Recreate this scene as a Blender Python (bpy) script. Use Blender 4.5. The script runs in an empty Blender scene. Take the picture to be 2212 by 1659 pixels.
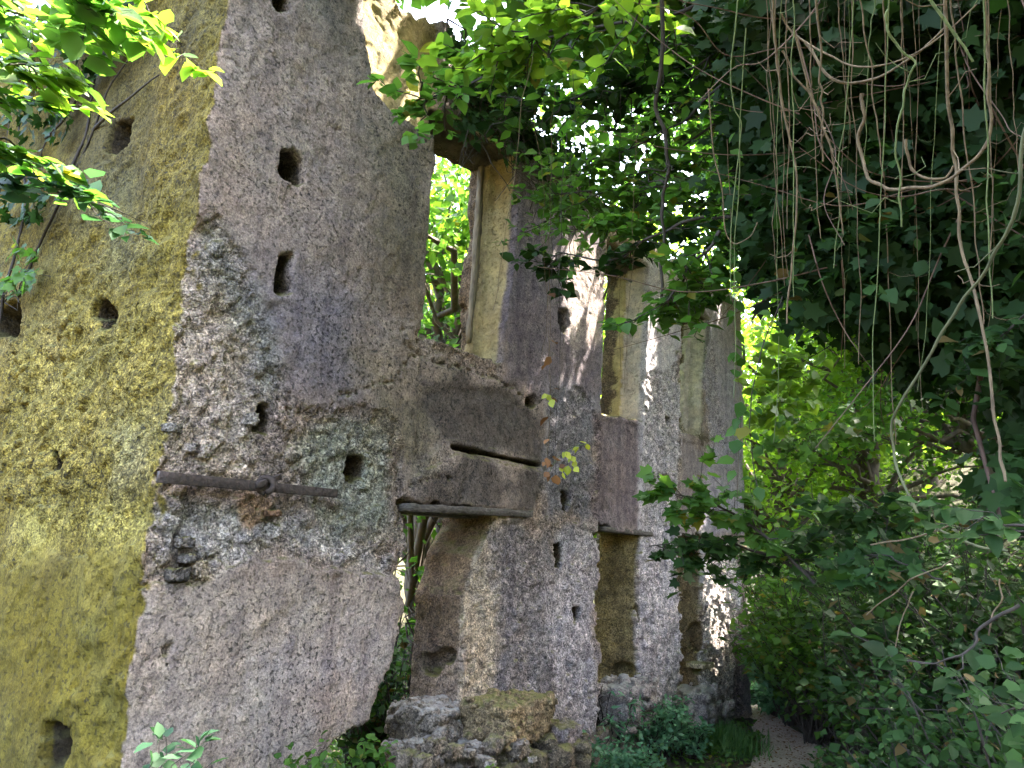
import bpy, math, random
import numpy as np
from mathutils import Vector
rng = np.random.default_rng(7)
R = math.radians
col = bpy.context.scene.collection
scene = bpy.context.scene

# ------------------------------------------------------------------ camera
F = 1650.0; CX, CY = 1106.0, 829.5            # focal length and centre for a 2212 x 1659 grid
PITCH, ROLL = R(12.5), R(2.3)
CAM = np.array([0.0, 0.0, 2.1])
fwd = np.array([0, math.cos(PITCH), math.sin(PITCH)])
_u0 = np.array([0, -math.sin(PITCH), math.cos(PITCH)])
_x0 = np.array([1.0, 0, 0])
cr = math.cos(ROLL)*_x0 + math.sin(ROLL)*_u0
cu = -math.sin(ROLL)*_x0 + math.cos(ROLL)*_u0
def ray(px, py):
    d = fwd*F + cr*(px-CX) - cu*(py-CY)
    return d/np.linalg.norm(d)
def P(px, py, dist):
    return CAM + ray(px, py)*dist
cam = bpy.data.cameras.new("camera"); co = bpy.data.objects.new("camera", cam); col.objects.link(co)
cam.sensor_width = 36; cam.lens = 36*F/2212; cam.clip_start = .05; cam.clip_end = 600
from mathutils import Matrix
M = Matrix.Identity(4)
for i in range(3):
    M[i][0] = cr[i]; M[i][1] = cu[i]; M[i][2] = -fwd[i]; M[i][3] = CAM[i]
co.matrix_world = M
scene.camera = co

# ------------------------------------------------------------------ wall frame
A = R(37.0); DW = 4.0
W = np.array([math.sin(A), math.cos(A), 0.0]); N = np.array([-math.cos(A), math.sin(A), 0.0]); Z = np.array([0, 0, 1.0])
def hit(px, py, n, d):
    r = ray(px, py); return CAM + r*((d - CAM@n)/(r@n))
_c = hit(362, 900, N, DW)
U0 = _c@W                                     # corner of the building along W
O = W*U0 + N*DW; O[2] = 0
def toW(uvz):
    uvz = np.asarray(uvz, float); return O + uvz[..., 0:1]*W + uvz[..., 1:2]*N + uvz[..., 2:3]*Z
def loc(p):
    q = np.asarray(p, float) - O; return np.stack([q@W, q@N, q@Z], -1)
def UF(pts):                                  # pixels on the front face -> (u, z)
    o = []
    for x, y in pts:
        q = hit(x, y, N, DW) - O; o.append((q@W, q[2]))
    return np.array(o)
def US(pts):                                  # pixels on the end face -> (v, z)
    o = []
    for x, y in pts:
        q = hit(x, y, W, U0) - O; o.append((q@N, q[2]))
    return np.array(o)

# ------------------------------------------------------------------ tagging
def tag(o, label=None, cat=None, group=None, kind=None):
    if label: o["label"] = label
    if cat: o["category"] = cat
    if group: o["group"] = group
    if kind: o["kind"] = kind
    return o
def empty(name, loc_, label, cat, group=None):
    o = bpy.data.objects.new(name, None); col.objects.link(o); o.location = loc_; o.empty_display_size = .2
    return tag(o, label, cat, group)
def mesh_obj(name, V, quads=None, tris=None, mat=None, parent=None, smooth=False, attrs=None, mats=None, midx=None):
    """V in world space; origin is moved to the base unless parented."""
    V = np.asarray(V, np.float32)
    me = bpy.data.meshes.new(name)
    nq = 0 if quads is None else len(quads); nt = 0 if tris is None else len(tris)
    me.vertices.add(len(V))
    base = np.zeros(3, np.float32)
    if parent is not None:
        q = parent
        while q is not None:
            base += np.array(q.location, np.float32); q = q.parent
    else:
        base = np.array([V[:, 0].mean(), V[:, 1].mean(), V[:, 2].min()], np.float32)
    me.vertices.foreach_set("co", (V-base).ravel())
    li = []
    if nq: li.append(np.asarray(quads, np.int32).ravel())
    if nt: li.append(np.asarray(tris, np.int32).ravel())
    li = np.concatenate(li)
    me.loops.add(len(li)); me.loops.foreach_set("vertex_index", li)
    me.polygons.add(nq+nt)
    st = np.concatenate([np.arange(nq)*4, nq*4+np.arange(nt)*3]).astype(np.int32)
    me.polygons.foreach_set("loop_start", st)
    if smooth: me.polygons.foreach_set("use_smooth", np.ones(nq+nt, bool))
    if mats:
        for m in mats: me.materials.append(m)
        me.polygons.foreach_set("material_index", np.asarray(midx, np.int32))
    elif mat: me.materials.append(mat)
    me.update(calc_edges=True)
    if attrs:
        for k, a in attrs.items():
            a = np.asarray(a, np.float32)
            if a.ndim == 1:
                at = me.attributes.new(k, 'FLOAT', 'POINT'); at.data.foreach_set("value", a)
            else:
                at = me.attributes.new(k, 'FLOAT_COLOR', 'POINT')
                c = np.ones((len(a), 4), np.float32); c[:, :3] = a; at.data.foreach_set("color", c.ravel())
    o = bpy.data.objects.new(name, me); col.objects.link(o)
    if parent is not None: o.parent = parent
    else: o.location = base
    return o

# ------------------------------------------------------------------ noise
def _h(ix, iy, iz, s):
    n = (ix.astype(np.int64)*73856093) ^ (iy.astype(np.int64)*19349663) ^ (iz.astype(np.int64)*83492791) ^ (s*2654435761)
    n = (n ^ (n >> 13)) & 0xffffffff; n = (n*1274126177) & 0xffffffff; n = n ^ (n >> 16); n = (n*2246822519) & 0xffffffff; n ^= n >> 15
    return (n & 0xffff).astype(np.float32)/32767.5 - 1.0
def vnoise(p, s=1):
    p = np.asarray(p, np.float32); i = np.floor(p).astype(np.int32); f = p-i; w = f*f*(3-2*f)
    r = 0
    for a in (0, 1):
        wa = w[..., 0] if a else 1-w[..., 0]
        for b in (0, 1):
            wb = w[..., 1] if b else 1-w[..., 1]
            for c in (0, 1):
                wc = w[..., 2] if c else 1-w[..., 2]
                r = r + wa*wb*wc*_h(i[..., 0]+a, i[..., 1]+b, i[..., 2]+c, s)
    return r
def fbm(p, freq, octv=4, gain=.5, s=1):
    p = np.asarray(p, np.float32)*freq; r = 0; a = 1; t = 0
    for k in range(octv):
        r = r + a*vnoise(p+k*17.3, s+k); t += a; a *= gain; p = p*2.03
    return r/t*1.6
def worley(p, freq, s=1):
    p = np.asarray(p, np.float32)*freq; i = np.floor(p).astype(np.int32)
    d1 = np.full(p.shape[:-1], 9., np.float32); cid = np.zeros_like(d1); d2 = d1.copy()
    for a in (-1, 0, 1):
        for b in (-1, 0, 1):
            for c in (-1, 0, 1):
                j = i + np.array([a, b, c], np.int32)
                x, y, z = j[..., 0], j[..., 1], j[..., 2]
                h1 = _h(x, y, z, s)
                d = (x+.5+.45*h1-p[..., 0])**2 + (y+.5+.45*_h(x, y, z, s+1)-p[..., 1])**2 + (z+.5+.45*_h(x, y, z, s+2)-p[..., 2])**2
                m = d < d1
                d2 = np.where(m, d1, np.minimum(d2, d)); d1 = np.where(m, d, d1); cid = np.where(m, _h(x, y, z, s+3), cid)
    return np.sqrt(d1), np.sqrt(d2), cid
def g2(shape, seed, freqpts):                 # 2-d helper
    return fbm(np.concatenate([freqpts, np.full(freqpts.shape[:-1]+(1,), seed*3.7, np.float32)], -1), 1.0)
def sst(x, a, b):
    t = np.clip((x-a)/(b-a), 0, 1); return t*t*(3-2*t)

def poly_sd(X, Y, poly):                      # signed distance, negative inside
    poly = np.asarray(poly, np.float32); n = len(poly)
    d = np.full(X.shape, 1e9, np.float32); ins = np.zeros(X.shape, bool)
    for k in range(n):
        a = poly[k]; b = poly[(k+1) % n]; e = b-a
        wx = X-a[0]; wy = Y-a[1]
        t = np.clip((wx*e[0]+wy*e[1])/(e@e+1e-12), 0, 1)
        d = np.minimum(d, (wx-e[0]*t)**2+(wy-e[1]*t)**2)
        c = ((a[1] > Y) != (b[1] > Y)) & (X < (b[0]-a[0])*(Y-a[1])/((b[1]-a[1]) if abs(b[1]-a[1]) > 1e-9 else 1e-9)+a[0])
        ins ^= c
    d = np.sqrt(d); return np.where(ins, -d, d)

def surface_nets(Fv, xs, ys, zs):
    S = Fv < 0
    c = [S[a:a-1 or None, b:b-1 or None, d:d-1 or None] for a in (0, 1) for b in (0, 1) for d in (0, 1)]
    cnt = sum(x.astype(np.int8) for x in c)
    mask = (cnt > 0) & (cnt < 8)
    idx = np.full(mask.shape, -1, np.int32); I, J, K = np.nonzero(mask); n = len(I); idx[I, J, K] = np.arange(n)
    acc = np.zeros((n, 3), np.float32); ct = np.zeros(n, np.float32)
    for ax in range(3):
        for a in (0, 1):
            for b in (0, 1):
                o = [0, 0, 0]; oth = [q for q in range(3) if q != ax]; o[oth[0]] = a; o[oth[1]] = b
                o2 = list(o); o2[ax] = 1
                i0, j0, k0 = I+o[0], J+o[1], K+o[2]; i1, j1, k1 = I+o2[0], J+o2[1], K+o2[2]
                f0 = Fv[i0, j0, k0]; f1 = Fv[i1, j1, k1]; m = (f0 < 0) != (f1 < 0)
                t = np.where(m, f0/np.where(m, f0-f1, 1), 0)
                p = np.stack([xs[i0]+(xs[i1]-xs[i0])*t, ys[j0]+(ys[j1]-ys[j0])*t, zs[k0]+(zs[k1]-zs[k0])*t], -1)
                acc += p*m[:, None]; ct += m
    V = acc/ct[:, None]
    Q = []
    for ax in range(3):
        sl0 = [slice(None)]*3; sl1 = [slice(None)]*3; sl0[ax] = slice(0, -1); sl1[ax] = slice(1, None)
        s0 = S[tuple(sl0)]; s1 = S[tuple(sl1)]
        m = s0 != s1
        oth = [(ax+1) % 3, (ax+2) % 3]
        e = np.array(np.nonzero(m)).T
        ok = np.ones(len(e), bool)
        for q in oth: ok &= (e[:, q] >= 1) & (e[:, q] < S.shape[q]-1)
        e = e[ok]
        def cell(db, dc):
            k = e.copy(); k[:, oth[0]] -= db; k[:, oth[1]] -= dc
            return idx[k[:, 0], k[:, 1], k[:, 2]]
        q = np.stack([cell(1, 1), cell(0, 1), cell(0, 0), cell(1, 0)], -1)
        fl = ~s0[e[:, 0], e[:, 1], e[:, 2]]
        q[fl] = q[fl][:, ::-1]
        Q.append(q)
    Q = np.concatenate(Q); return V, Q[(Q >= 0).all(1)]
def vnormals(V, Q):
    a, b, c, d = V[Q[:, 0]], V[Q[:, 1]], V[Q[:, 2]], V[Q[:, 3]]
    fn = np.cross(c-a, d-b); n = np.zeros_like(V)
    for k in range(4): np.add.at(n, Q[:, k], fn)
    return n/np.maximum(np.linalg.norm(n, axis=1, keepdims=True), 1e-9)

# ------------------------------------------------------------------ node helpers
def newmat(name):
    m = bpy.data.materials.new(name); m.use_nodes = True; nt = m.node_tree
    for n in list(nt.nodes): nt.nodes.remove(n)
    return m, nt
class NT:
    def __init__(s, nt): s.nt = nt
    def n(s, t, **kw):
        x = s.nt.nodes.new(t)
        for k, v in kw.items():
            if k.startswith('i_'):
                key = k[2:].replace('_', ' ')
                x.inputs[int(key) if key.isdigit() else key].default_value = v
            else: setattr(x, k, v)
        return x
    def l(s, a, b): s.nt.links.new(a, b)
def ramp(nd, stops, interp='LINEAR'):
    cr_ = nd.color_ramp; cr_.interpolation = interp
    while len(cr_.elements) < len(stops): cr_.elements.new(.5)
    for e, (p, c) in zip(cr_.elements, stops):
        e.position = p; e.color = (c[0], c[1], c[2], 1) if len(c) > 2 else (c[0],)*3+(1,)
def v3(c): return (c[0], c[1], c[2], 1)

def stone_mat(name, use_attr=True, base=(.3, .27, .25), rough_const=.7, bump=1.0, moss=(.16, .15, .05), scale=1.0):
    m, nt = newmat(name); t = NT(nt)
    tc = t.n('ShaderNodeTexCoord'); mp = t.n('ShaderNodeMapping'); mp.inputs['Scale'].default_value = (scale,)*3
    t.l(tc.outputs['Object'], mp.inputs['Vector']); vec = mp.outputs['Vector']
    if use_attr:
        ti = t.n('ShaderNodeAttribute', attribute_name='tint'); ro = t.n('ShaderNodeAttribute', attribute_name='rgh')
        tint = ti.outputs['Color']; rg = ro.outputs['Fac']
    else:
        a = t.n('ShaderNodeRGB'); a.outputs[0].default_value = v3(base); tint = a.outputs[0]
        b = t.n('ShaderNodeValue'); b.outputs[0].default_value = rough_const; rg = b.outputs[0]
    def noise(sc, det=4, r=.6, dist=0):
        n = t.n('ShaderNodeTexNoise'); n.inputs['Scale'].default_value = sc; n.inputs['Detail'].default_value = det
        n.inputs['Roughness'].default_value = r; n.inputs['Distortion'].default_value = dist
        t.l(vec, n.inputs['Vector']); return n
    def math_(op, a, b=None, c=None):
        x = t.n('ShaderNodeMath', operation=op)
        for i, q in enumerate((a, b, c)):
            if q is None: continue
            if isinstance(q, (int, float)): x.inputs[i].default_value = q
            else: t.l(q, x.inputs[i])
        return x.outputs[0]
    def mix(f, a, b, mode='MIX'):
        x = t.n('ShaderNodeMix', data_type='RGBA', blend_type=mode)
        if isinstance(f, (int, float)): x.inputs[0].default_value = f
        else: t.l(f, x.inputs[0])
        for i, q in ((6, a), (7, b)):
            if isinstance(q, tuple): x.inputs[i].default_value = v3(q)
            else: t.l(q, x.inputs[i])
        return x.outputs[2]
    def mr(v, a, b, c=0., d=1.):
        x = t.n('ShaderNodeMapRange'); t.l(v, x.inputs[0])
        for i, q in enumerate((a, b, c, d)): x.inputs[i+1].default_value = q
        return x.outputs[0]
    nL = noise(2.3, 5, .65); nM = noise(11, 5, .6, .3); nS = noise(70, 6, .75); nXS = noise(210, 3, .7)
    vo = t.n('ShaderNodeTexVoronoi'); vo.inputs['Scale'].default_value = 55; t.l(vec, vo.inputs['Vector'])
    vo2 = t.n('ShaderNodeTexVoronoi', feature='DISTANCE_TO_EDGE'); vo2.inputs['Scale'].default_value = 24; t.l(vec, vo2.inputs['Vector'])
    # colour: macro tint, blotches, speckle
    c = mix(mr(nL.outputs[0], .3, .7, .0, .5), tint, mix(1., tint, (1.15, .96, .82), 'MULTIPLY'))
    c = mix(mr(nM.outputs[0], .35, .7), mix(1., c, (.70, .70, .75), 'MULTIPLY'), mix(1., c, (1.18, 1.17, 1.15), 'MULTIPLY'))
    # aggregate grains light and dark, on the rough parts
    grain = mr(vo.outputs['Color'], .1, .9)
    g1 = mix(grain, mix(1., c, (.32, .33, .31), 'MULTIPLY'), mix(1., c, (1.9, 1.87, 1.8), 'MULTIPLY'))
    wv = t.n('ShaderNodeVectorMath', operation='MULTIPLY_ADD'); t.l(nM.outputs['Color'], wv.inputs[0]); wv.inputs[1].default_value = (.09, .09, .09); t.l(vec, wv.inputs[2])
    vo3 = t.n('ShaderNodeTexVoronoi'); vo3.inputs['Scale'].default_value = 21; t.l(wv.outputs[0], vo3.inputs['Vector'])
    sv = t.n('ShaderNodeSeparateColor'); t.l(vo3.outputs['Color'], sv.inputs[0])
    g1 = mix(mr(sv.outputs[0], .15, .85), mix(1., g1, (.60, .60, .60), 'MULTIPLY'), mix(1., g1, (1.32, 1.32, 1.30), 'MULTIPLY'))
    c = mix(math_('MULTIPLY', rg, math_('MULTIPLY', mr(nL.outputs[0], .35, .6, .45, 1.), .68)), c, g1)
    sp = mr(nS.outputs[0], .40, .62)
    c2 = mix(sp, mix(1., c, (.36, .35, .36), 'MULTIPLY'), mix(1., c, (1.38, 1.35, 1.30), 'MULTIPLY'))
    c = mix(mr(rg, 0., .3, .22, 1.), c, c2)
    # black lichen pin spots
    pn = noise(38, 5, .62, .25); pits = mr(pn.outputs[0], .575, .63)
    lm = mr(noise(1.3, 3).outputs[0], .38, .6, .3, 1.)
    c = mix(math_('MULTIPLY', math_('MULTIPLY', pits, lm), mr(rg, 0., .15, .2, .75)), c, (.035, .036, .036))
    # pale lichen flecks
    pl = mr(noise(33, 5, .7).outputs[0], .66, .72)
    c = mix(math_('MULTIPLY', pl, math_('ADD', .12, math_('MULTIPLY', rg, .5))), c, mix(1., c, (2.0, 1.95, 1.9), 'MULTIPLY'))
    # vertical drip streaks
    ms = t.n('ShaderNodeMapping'); ms.inputs['Scale'].default_value = (7, 7, .55); t.l(tc.outputs['Object'], ms.inputs['Vector'])
    st = t.n('ShaderNodeTexNoise'); st.inputs['Scale'].default_value = 1; st.inputs['Detail'].default_value = 5; t.l(ms.outputs[0], st.inputs['Vector'])
    c = mix(mr(st.outputs[0], .5, .68, 0, .55), c, mix(1., c, (.56, .55, .62), 'MULTIPLY'))
    # moss on ledges
    ge = t.n('ShaderNodeNewGeometry'); sx = t.n('ShaderNodeSeparateXYZ'); t.l(ge.outputs['Normal'], sx.inputs[0])
    up = math_('MULTIPLY', mr(sx.outputs[2], .35, .8), mr(nM.outputs[0], .38, .55, .2, .9))
    c = mix(up, c, moss)
    # bump
    h = math_('MULTIPLY', math_('SUBTRACT', 1., vo.outputs['Distance']), math_('MULTIPLY', rg, .5))
    h = math_('ADD', h, math_('MULTIPLY', nS.outputs[0], .75))
    h = math_('SUBTRACT', h, math_('MULTIPLY', pits, 1.1))
    h = math_('ADD', h, math_('MULTIPLY', nM.outputs[0], .35))
    h = math_('ADD', h, math_('MULTIPLY', nXS.outputs[0], .16))
    h = math_('ADD', h, math_('MULTIPLY', mr(vo2.outputs['Distance'], 0, .12, 0, .35), rg))
    b = t.n('ShaderNodeBump'); b.inputs['Strength'].default_value = 1.0; b.inputs['Distance'].default_value = .016*bump
    t.l(h, b.inputs['Height'])
    bs = t.n('ShaderNodeBsdfPrincipled'); bs.inputs['Roughness'].default_value = .93; bs.inputs['Specular IOR Level'].default_value = .2
    t.l(c, bs.inputs['Base Color']); t.l(b.outputs[0], bs.inputs['Normal'])
    o = t.n('ShaderNodeOutputMaterial'); t.l(bs.outputs[0], o.inputs[0])
    return m
# ------------------------------------------------------------------ THE RUIN
stone = stone_mat('weathered_render')
ruin = empty('ruined_building', O, 'tall roofless stone ruin, grey rendered front, olive end wall, gaping windows and doorways', 'ruin')
UEND = UF([(1612, 1100)])[0, 0]
TH = .56
def grow(a, b, s0, s1):
    x = [a]
    while x[-1] < b:
        k = min(max((x[-1]-a)/(b-a), 0), 1); x.append(x[-1]+s0+(s1-s0)*k)
    return np.array(x, np.float32)
us = grow(-.16, UEND+.16, .0145, .034)
vs = np.concatenate([np.arange(-.14, .16, .016), np.arange(.16, TH+.1, .035)]).astype(np.float32)
zs = np.arange(-.25, 6.62, .0175).astype(np.float32)

win1 = UF([(948, 235), (1000, 262), (1122, 330), (1108, 560), (1082, 778), (1000, 748), (918, 722)])
win2 = UF([(1314, 520), (1402, 575), (1398, 700), (1388, 905), (1345, 897), (1303, 890)])
win3 = UF([(1474, 628), (1534, 690), (1527, 800), (1524, 945), (1473, 930)])
door1 = UF([(878, 1088), (1072, 1106), (1058, 1150), (1034, 1200), (1028, 1240), (1010, 1290), (1008, 1400), (998, 1530), (985, 1780), (560, 1790),
            (700, 1640), (752, 1592), (800, 1565), (828, 1500), (852, 1440), (866, 1380), (876, 1300), (866, 1240), (888, 1185)])
door2 = UF([(1299, 1137), (1340, 1146), (1393, 1150), (1384, 1210), (1380, 1350), (1384, 1460), (1386, 1560), (1300, 1575)])
door3 = UF([(1470, 1153), (1526, 1162), (1519, 1230), (1517, 1400), (1524, 1540), (1475, 1560)])
slot = UF([(975, 957), (1060, 975), (1175, 1001), (1174, 1012), (1060, 988), (975, 972)])
niche = UF([(1062, 1106), (1140, 1113), (1120, 1122), (1066, 1120)])
HOLES = [  # front putlog holes: polygon, depth
    ([(606, 317), (640, 322), (660, 345), (664, 392), (648, 402), (618, 390), (604, 380)], .30),
    ([(606, 548), (640, 542), (634, 590), (640, 630), (612, 641), (592, 632), (596, 585)], .26),
    ([(566, 862), (588, 868), (600, 905), (590, 938), (552, 934), (556, 890)], .28),
    ([(762, 982), (788, 978), (803, 995), (800, 1030), (778, 1046), (754, 1040), (750, 1000)], .3),
    ([(588, -20), (628, -18), (632, 20), (604, 26), (590, 10)], .3),
    ([(1206, 664), (1226, 668), (1231, 700), (1222, 722), (1206, 712)], .25),
    ([(1134, 856), (1158, 850), (1163, 872), (1148, 884), (1136, 874)], .14),
    ([(1217, 1058), (1232, 1056), (1240, 1072), (1232, 1108), (1218, 1104)], .26),
    ([(1206, 1172), (1222, 1168), (1228, 1205), (1218, 1232), (1207, 1228)], .2),
    ([(1243, 1312), (1262, 1308), (1260, 1340), (1244, 1358)], .26),
    ([(1441, 898), (1452, 902), (1450, 920), (1441, 915)], .15),
    ([(1437, 1022), (1446, 1024), (1445, 1040), (1437, 1038)], .14),
    ([(382, 1150), (420, 1158), (440, 1200), (436, 1246), (400, 1258), (366, 1250), (372, 1200)], .05),
    ([(355, 1395), (380, 1388), (372, 1415), (352, 1420)], .04),
]
HOLES_S = [
    ([(240, 252), (272, 250), (268, 312), (250, 330), (222, 332), (228, 290)], .34),
    ([(205, 640), (242, 655), (250, 680), (243, 708), (208, 706), (190, 680)], .30),
    ([(-30, 655), (42, 652), (42, 705), (33, 730), (-30, 728)], .4),
    ([(104, 968), (134, 975), (132, 1010), (118, 1022), (100, 1020)], .22),
    ([(92, 1556), (120, 1560), (178, 1566), (176, 1670), (90, 1680)], .42),
]
HP = [(UF(p), d) for p, d in HOLES]; HPS = [(US(p), d) for p, d in HOLES_S]
ROUGHP = [  # (pixel polygon, roughness)
    ([(400, 490), (470, 470), (560, 640), (600, 800), (640, 885), (720, 892), (770, 868), (860, 900), (872, 1000), (880, 1100), (882, 1190), (862, 1250), (700, 1235), (600, 1195), (450, 1235),
      (315, 1260), (310, 1180), (338, 1000), (345, 760), (385, 640)], 1.0),
    ([(1190, 850), (1262, 830), (1302, 930), (1290, 1130), (1300, 1600), (1000, 1600), (1010, 1290), (1060, 1130), (1160, 1112), (1180, 1000)], .85),
    ([(1395, 820), (1470, 780), (1472, 1600), (1385, 1600), (1374, 1460), (1392, 1150)], 1.0),
    ([(1532, 1180), (1600, 1150), (1606, 1600), (1520, 1600), (1510, 1400)], 1.35),
    ([(1535, 700), (1560, 900), (1570, 960), (1526, 950)], .8),
    ([(880, 1030), (960, 975), (1000, 1010), (985, 1085), (880, 1085)], .35),
    ([(905, 722), (1085, 780), (1085, 815), (905, 760)], .8),
]
CRACKS = [([(620, 880), (650, 892), (700, 890), (718, 880), (728, 858), (790, 842), (850, 818), (905, 760)], .012),
          ([(880, 745), (960, 790), (1040, 800), (1085, 822), (1130, 850)], .014),
          ([(985, 1085), (1000, 1040), (960, 1030), (880, 1050)], .009), ([(640, 200), (700, 260), (760, 300), (800, 340)], .006),
          ([(720, 580), (770, 640), (850, 680), (930, 700)], .005), ([(600, 690), (640, 760), (660, 800)], .005),
          ([(300, 1440), (380, 1425), (350, 1395)], .007), ([(560, 1100), (580, 1135), (600, 1100)], .012),
          ([(500, 130), (560, 190), (640, 260)], .006), ([(700, 1250), (760, 1245), (830, 1255)], .006), ([(870, 700), (880, 740), (925, 735)], .012)]

def rgh2(u, z, polys, fn, base):
    jx = .05*fbm(np.stack([u, z, u*0+3.3], -1), 5., 3); r = np.full(u.shape, base, np.float32)
    for p, a in polys:
        d = poly_sd(u, z, fn(p)); r = np.maximum(r, a*sst(-(d+jx*1.3), -.05, .05))
    return r

# front face relief g(u,z): positive = set back
Ug, Zg = np.meshgrid(us, zs, indexing='ij')
P3 = np.stack([Ug, Zg, Ug*0], -1)
r_f = rgh2(Ug, Zg, ROUGHP, UF, .18)
big = fbm(P3, .9, 3, s=5); med = fbm(P3, 4.2, 4, s=9)
gF = .02*big + .006*med + .010*sst(fbm(P3, 2.6, 5, .6, s=15), .25, .33) + .008*sst(fbm(P3, 6.5, 4, .6, s=17), .42, .5)
gF += r_f*(.016 + .020*fbm(P3, 7., 5, .62, s=21))
w1, w2, wc = worley(P3, 9., 31)
stones_m = sst(w2-w1, .0, .28)*sst(wc, .05, .3)
gF -= r_f*stones_m*.026
# plaster coat edges
coat = sst(r_f, .3, .5); gF += coat*.022
# crack lines
jit = .02*fbm(P3, 14., 3, s=77)
wx_ = Ug+.05*fbm(P3, 10., 5, .8, s=81); wz_ = Zg+.05*fbm(P3, 10., 5, .8, s=85)
for pl, dpt in CRACKS:
    q = UF(pl); dd = np.full(Ug.shape, 9., np.float32)
    for k in range(len(q)-1):
        e = q[k+1]-q[k]; wx = wx_-q[k][0]; wz = wz_-q[k][1]; tt = np.clip((wx*e[0]+wz*e[1])/(e@e), 0, 1)
        dd = np.minimum(dd, np.hypot(wx-e[0]*tt, wz-e[1]*tt))
    gF += dpt*3.4*sst(-dd, -.006-dpt*.55, 0.)
# recess under the sill between piers, lintel panels proud
rec = UF([(905, 830), (1085, 835), (1160, 900), (1165, 1000), (975, 955), (890, 1020)])
gF += .02*sst(-poly_sd(Ug, Zg, rec)+jit, 0, .05)
for pl, a in (([(885, 1085), (900, 1025), (985, 978), (1170, 1018), (1150, 1108)], -.028), ([(1302, 905), (1388, 918), (1392, 1150), (1300, 1138)], .018), ([(1474, 950), (1524, 960), (1526, 1160), (1471, 1152)], .018),
              ([(775, -200), (790, 60), (812, 190), (850, 240), (950, 300), (960, -200)], .09)):
    gF += a*sst(-poly_sd(Ug, Zg, UF(pl))+jit*.6, -.008, .02)

def side_relief(v, z):
    p = np.stack([v*0, v, z], -1)
    r = .42-.30*sst(-(poly_sd(v, z, US([(-50, 1215), (320, 1190), (280, 1720), (-50, 1720)]))+.12*fbm(p, 3., 4, s=55)), -.03, .05)-.2*sst(-(poly_sd(v, z, US([(-50, -50), (300, -50), (200, 420), (-50, 500)]))+.15*fbm(p, 3., 3, s=56)), -.1, .1)
    for pts, a in (([(0, 700), (380, 640), (345, 1000), (320, 1180), (0, 1100)], 1.1), ([(100, 480), (400, 400), (385, 700), (100, 700)], .8)):
        r = np.maximum(r, a*sst(-(poly_sd(v, z, US(pts))+.12*fbm(p, 3., 3)), -.12, .12))
    g = .03*fbm(p, 1.1, 3, s=5) + .01*fbm(p, 5., 3, s=6) + r*(.02*fbm(p, 8., 4, .62, s=8))
    g += .03*sst(r, .2, .4)+.012*sst(fbm(p, 3.1, 5, .65, s=58), .25, .34)
    a1, a2, ac = worley(p, 8., 33); g -= r*.03*sst(a2-a1, 0, .28)*sst(ac, .15, .4)
    return g, r

def ztop(u):
    t = UF([(1608, 655), (1560, 610), (1440, 548), (1330, 470), (1200, 330), (1120, 258), (1040, 150), (960, 40), (900, -60)])
    xs_ = np.concatenate([[-1], t[::-1, 0], [20]]); z_ = np.concatenate([[6.5], t[::-1, 1], [t[0, 1]]])
    z_ = np.minimum(z_, 6.5)
    return np.interp(u, xs_, z_).astype(np.float32)
top = ztop(us) + .10*fbm(np.stack([us*0, us, us*0], -1), 3.1, 4) + .05*fbm(np.stack([us*0+5, us, us*0], -1), 14., 3)

je = .030*fbm(P3, 7., 5, .72, s=41) ; jr = .055*fbm(P3, 9., 5, .72, s=43)
op = np.full(Ug.shape, 9., np.float32)
opens = [(win1, .35), (win2, .35), (win3, .3), (door1, 1.0), (door2, 1.9), (door3, 2.0)]
op0 = op.copy(); jx_ = op*0
for p, a in opens:
    d = poly_sd(Ug, Zg, p); jx_ = np.where(d < op0, (je*a if a < .8 else jr*a*.8), jx_); op0 = np.minimum(op0, d)
holes2 = [(poly_sd(Ug, Zg, p)+je*.45, d) for p, d in HP] + [(poly_sd(Ug, Zg, slot)+je*.12, .45)]

U3, V3, Z3 = len(us), len(vs), len(zs)
CARVE = []
for (ex, ey), vv_, ra_, rb_ in (((1005, 1425), .22, .20, .07), ((1000, 1445), .34, .22, .10), ((1384, 1455), .2, .16, .12), ((1522, 1380), .12, .12, .2), ((1084, 700), .5, .1, .25), ((1095, 480), .52, .12, .3), ((1388, 1330), .04, .05, .10), ((1524, 1440), .05, .08, .08)):
    q = UF([(ex, ey)])[0]; CARVE.append((q[0], vv_, q[1], ra_, rb_))
Fv = np.empty((U3, V3, Z3), np.float32)
rv = None
for j, v in enumerate(vs):
    nb = .02*fbm(np.stack([Ug, Zg, Ug*0+v], -1), 6., 3, s=61)
    f = gF - v
    f = np.maximum(f, v-TH+nb)
    f = np.maximum(f, -(Ug + .05*fbm(np.stack([Ug*0, Zg, Zg*0+v], -1), 5., 5, .7, s=71)))        # outer corner
    f = np.maximum(f, Ug-UEND+nb*1.5); f = np.maximum(f, Zg-top[:, None]+nb)
    spl = .07*sst(v, .0, .5) + nb*.7                # openings splay a little
    jf = 1-.85*float(sst(np.float32(v), .03, .14)); f = np.maximum(f, -(op0 + jx_*jf + nb*.6 + spl*.6 - .02 + (.04 if v > .3 else 0)*(Zg > 3.35)))
    for cu_, cv_, cz_, ra_, rb_ in CARVE:
        f = np.maximum(f, -((np.sqrt(((Ug-cu_)/ra_)**2+((v-cv_)/.13)**2+((Zg-cz_)/rb_)**2)-1)*min(ra_, rb_)+nb*1.5))
    for h, d in holes2:
        f = np.maximum(f, -np.maximum(h + v*.10 + nb*.35, v-d+nb*2.5))
    Fv[:, j, :] = f
Vw, Qw = surface_nets(Fv, us, vs, zs)
Vw0 = Vw.copy()
nn = vnormals(Vw, Qw)
jamb = sst(Vw[:, 1], .05, .10)
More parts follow.
